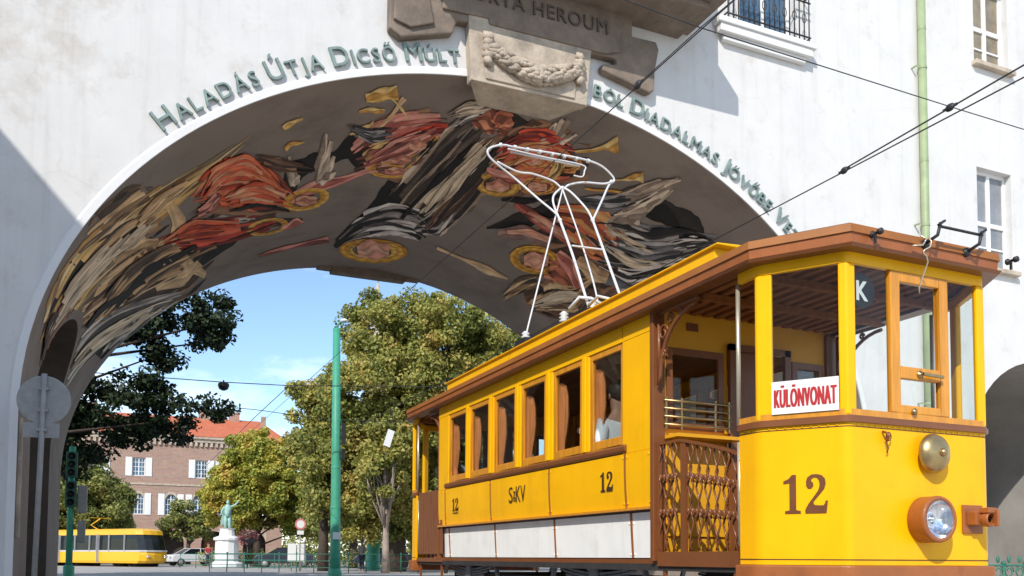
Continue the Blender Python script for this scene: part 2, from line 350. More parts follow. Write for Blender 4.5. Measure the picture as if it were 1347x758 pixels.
# ------------------------------------------------------------------ the gate building
CX, CZ, AX, AZ = 6.588, 2.83, 7.824, 6.324                  # centre and half axes of the big arch
YF, YB = 14.0, 25.2
def arch_pts(n=72, da=0.0):
    return [(CX-(AX+da)*math.cos(math.pi*i/n), CZ+(AZ+da)*math.sin(math.pi*i/n)) for i in range(n+1)]
gate = thing('gate_building', 'white plastered gate building with a wide painted arch over the tram track', 'gate building', (CX, YF, 0))
TOP = 14.75
SA = (20.0, 3.4, 2.4, 2.1)                                  # side arch: centre x, springing z, half width, rise
def sidearch(x):
    t = 1-((x-SA[0])/SA[2])**2
    return SA[1]+SA[3]*math.sqrt(max(0, t))
HOLES = [(11.2, 12.6, 11.42, 13.7), (17.9, 19.05, 7.52, 9.86), (17.9, 19.05, 12.33, 14.35)]
def facade(y, holes, mb):
    ap = arch_pts(); xs = [-16, CX-AX, CX+AX, 34, SA[0]-SA[2], SA[0]+SA[2]] + [p[0] for p in ap] + [SA[0]-SA[2]*math.cos(math.pi*i/24) for i in range(25)]
    for h in holes: xs += [h[0], h[1]]
    xs = sorted(set(round(x, 5) for x in xs))
    az = lambda x: CZ+AZ*math.sqrt(max(0, 1-((x-CX)/AX)**2))
    for x0, x1 in zip(xs, xs[1:]):
        if x1-x0 < 1e-4: continue
        xm = (x0+x1)/2; cuts = []
        if abs(xm-CX) < AX: cuts.append((0, 0, az(x0), az(x1)))
        if abs(xm-SA[0]) < SA[2]: cuts.append((0, 0, sidearch(x0), sidearch(x1)))
        for h in holes:
            if h[0] < xm < h[1]: cuts.append((h[2], h[2], h[3], h[3]))
        cuts.sort(); b0 = b1 = 0.0
        for c in cuts:
            if c[0] > b0+1e-6 or c[1] > b1+1e-6: mb.poly([(x0, y, b0), (x1, y, b1), (x1, y, c[1]), (x0, y, c[0])])
            b0, b1 = c[2], c[3]
        mb.poly([(x0, y, b0), (x1, y, b1), (x1, y, TOP), (x0, y, TOP)])
wall = MB(); facade(YF, HOLES, wall); facade(YB, [], wall)
wall.poly([(-16, YF, TOP), (34, YF, TOP), (34, YB, TOP), (-16, YB, TOP)])
wall.poly([(34, YF, 0), (34, YB, 0), (34, YB, TOP), (34, YF, TOP)]); wall.poly([(-16, YF, 0), (-16, YB, 0), (-16, YB, TOP), (-16, YF, TOP)])
for h in HOLES:                                            # window reveals
    d = .24
    for a, b in (((h[0], h[2]), (h[1], h[2])), ((h[1], h[2]), (h[1], h[3])), ((h[1], h[3]), (h[0], h[3])), ((h[0], h[3]), (h[0], h[2]))):
        wall.poly([(a[0], YF, a[1]), (b[0], YF, b[1]), (b[0], YF+d, b[1]), (a[0], YF+d, a[1])])
wall.build('wall', 'plaster', gate)
# a wing of the building along the street, left of the picture: its eaves throw the slanting shadow on the wall
wg = MB(); wg.box((-16, -34, 0), (-6, YF-.003, 11.42)); wg.box((-16, -34.2, 11.42), (-5.9, YF-.003, 11.56)); wg.build('side_wing', 'plaster', gate)

# vault: unrolled as (y, p) columns, p = distance along the section from the left foot
sec = [(CX-AX, 0.0)] + [(CX-AX, CZ*k/4) for k in range(1, 4)] + arch_pts(96) + [(CX+AX, CZ*k/4) for k in (3, 2, 1, 0)]
cum = [0.0]
for a, b in zip(sec, sec[1:]): cum.append(cum[-1]+math.hypot(b[0]-a[0], b[1]-a[1]))
def at_p(p): return float(np.interp(p, cum, [q[0] for q in sec])), float(np.interp(p, cum, [q[1] for q in sec]))
def p_of_z(z): return float(np.interp(z, [q[1] for q in sec[:52]], cum[:52]))
NY0, NY1, NC = 16.05, 20.8, 18.42                          # the niche in the left pier
def niche_p(y):
    t = 1-((y-NC)/((NY1-NY0)/2))**2
    return p_of_z(3.45)+(p_of_z(5.12)-p_of_z(3.45))*math.sqrt(max(0, t))
vault = MB()
ys = sorted(set([YF, 15.0, NY0]+[round(NC-(NY1-NY0)/2*math.cos(math.pi*i/20), 4) for i in range(21)]+[NY1, 22, 23.5, YB]))
for y0, y1 in zip(ys, ys[1:]):
    ym = (y0+y1)/2; inn = NY0 < ym < NY1
    s0, s1 = (niche_p(y0), niche_p(y1)) if inn else (0, 0)
    N = 110
    for k in range(N):
        q = [(s0+(cum[-1]-s0)*k/N), (s1+(cum[-1]-s1)*k/N), (s1+(cum[-1]-s1)*(k+1)/N), (s0+(cum[-1]-s0)*(k+1)/N)]
        pts = [at_p(v) for v in q]
        vault.add([(pts[0][0], y0, pts[0][1]), (pts[1][0], y1, pts[1][1]), (pts[2][0], y1, pts[2][1]), (pts[3][0], y0, pts[3][1])], [(0, 1, 2, 3)], 0, True)
vault.build('vault', 'vault', gate)
nic = MB(); yy = [y for y in ys if NY0-1e-6 <= y <= NY1+1e-6]; XB = -2.7
for y0, y1 in zip(yy, yy[1:]):
    a = at_p(niche_p(y0)); b = at_p(niche_p(y1))
    nic.poly([(a[0], y0, a[1]), (b[0], y1, b[1]), (XB, y1, b[1]), (XB, y0, a[1])])
    nic.poly([(XB, y0, 0), (XB, y1, 0), (XB, y1, b[1]), (XB, y0, a[1])])
for y in (NY0, NY1):
    P_ = [at_p(niche_p(y)*k/10) for k in range(11)]
    for a, b in zip(P_, P_[1:]): nic.poly([(a[0], y, a[1]), (b[0], y, b[1]), (XB, y, b[1]), (XB, y, a[1])])
nic.build('niche', 'pier_dark', gate)
# mural: a plain stand-in of painted cloth strokes, rings and feathers in the colours of the ceiling painting
PAL = {'dark': [(28, 24, 22), (20, 17, 16), (36, 31, 28)], 'gold': [(196, 160, 100), (224, 198, 150), (150, 112, 62), (88, 64, 40), (208, 172, 112)],
 'tan': [(166, 134, 98), (118, 92, 66), (60, 48, 40), (188, 160, 124), (84, 66, 52)], 'grey': [(150, 142, 134), (96, 90, 86), (186, 178, 166), (60, 55, 52)],
 'scroll': [(172, 142, 108), (146, 116, 84), (188, 160, 124)], 'orange': [(222, 100, 62), (240, 140, 98), (150, 52, 30), (236, 118, 76), (110, 38, 26), (246, 160, 120)],
 'red': [(196, 76, 54), (150, 50, 38), (216, 104, 76), (98, 34, 28)], 'red2': [(150, 76, 64), (110, 52, 44)], 'pink': [(176, 112, 100), (140, 76, 66), (198, 140, 124), (100, 56, 50)],
 'halo': [(196, 146, 56), (150, 106, 40), (216, 170, 84)], 'halo2': [(176, 118, 50), (206, 150, 80), (140, 80, 44)], 'wing': [(150, 134, 118), (178, 162, 144), (112, 98, 86)],
 'bell': [(206, 164, 88), (160, 118, 56), (226, 192, 126)], 'robe': [(128, 110, 94), (48, 40, 36), (160, 142, 124), (72, 62, 54), (184, 166, 146), (34, 29, 27)],
 'cream': [(196, 176, 150), (214, 196, 170), (150, 132, 112)], 'bw': [(40, 36, 36), (170, 160, 154), (28, 25, 26), (120, 112, 108), (204, 196, 188)],
 'umber': [(96, 70, 54), (70, 50, 40), (124, 92, 70), (50, 38, 32)], 'slate': [(92, 90, 92), (60, 58, 60), (132, 128, 126), (40, 38, 40)], 'peach': [(244, 160, 118), (232, 120, 80), (250, 190, 150), (170, 70, 44)], 'flesh': [(176, 122, 100), (140, 90, 74), (200, 150, 124)],
 'mute': [(108, 84, 78), (76, 58, 56), (132, 104, 96)], 'brownblob': [(150, 84, 62), (104, 58, 44), (174, 112, 86)], 'orange2': [(186, 104, 66), (206, 140, 84), (120, 62, 44), (168, 84, 60), (214, 164, 104)]}
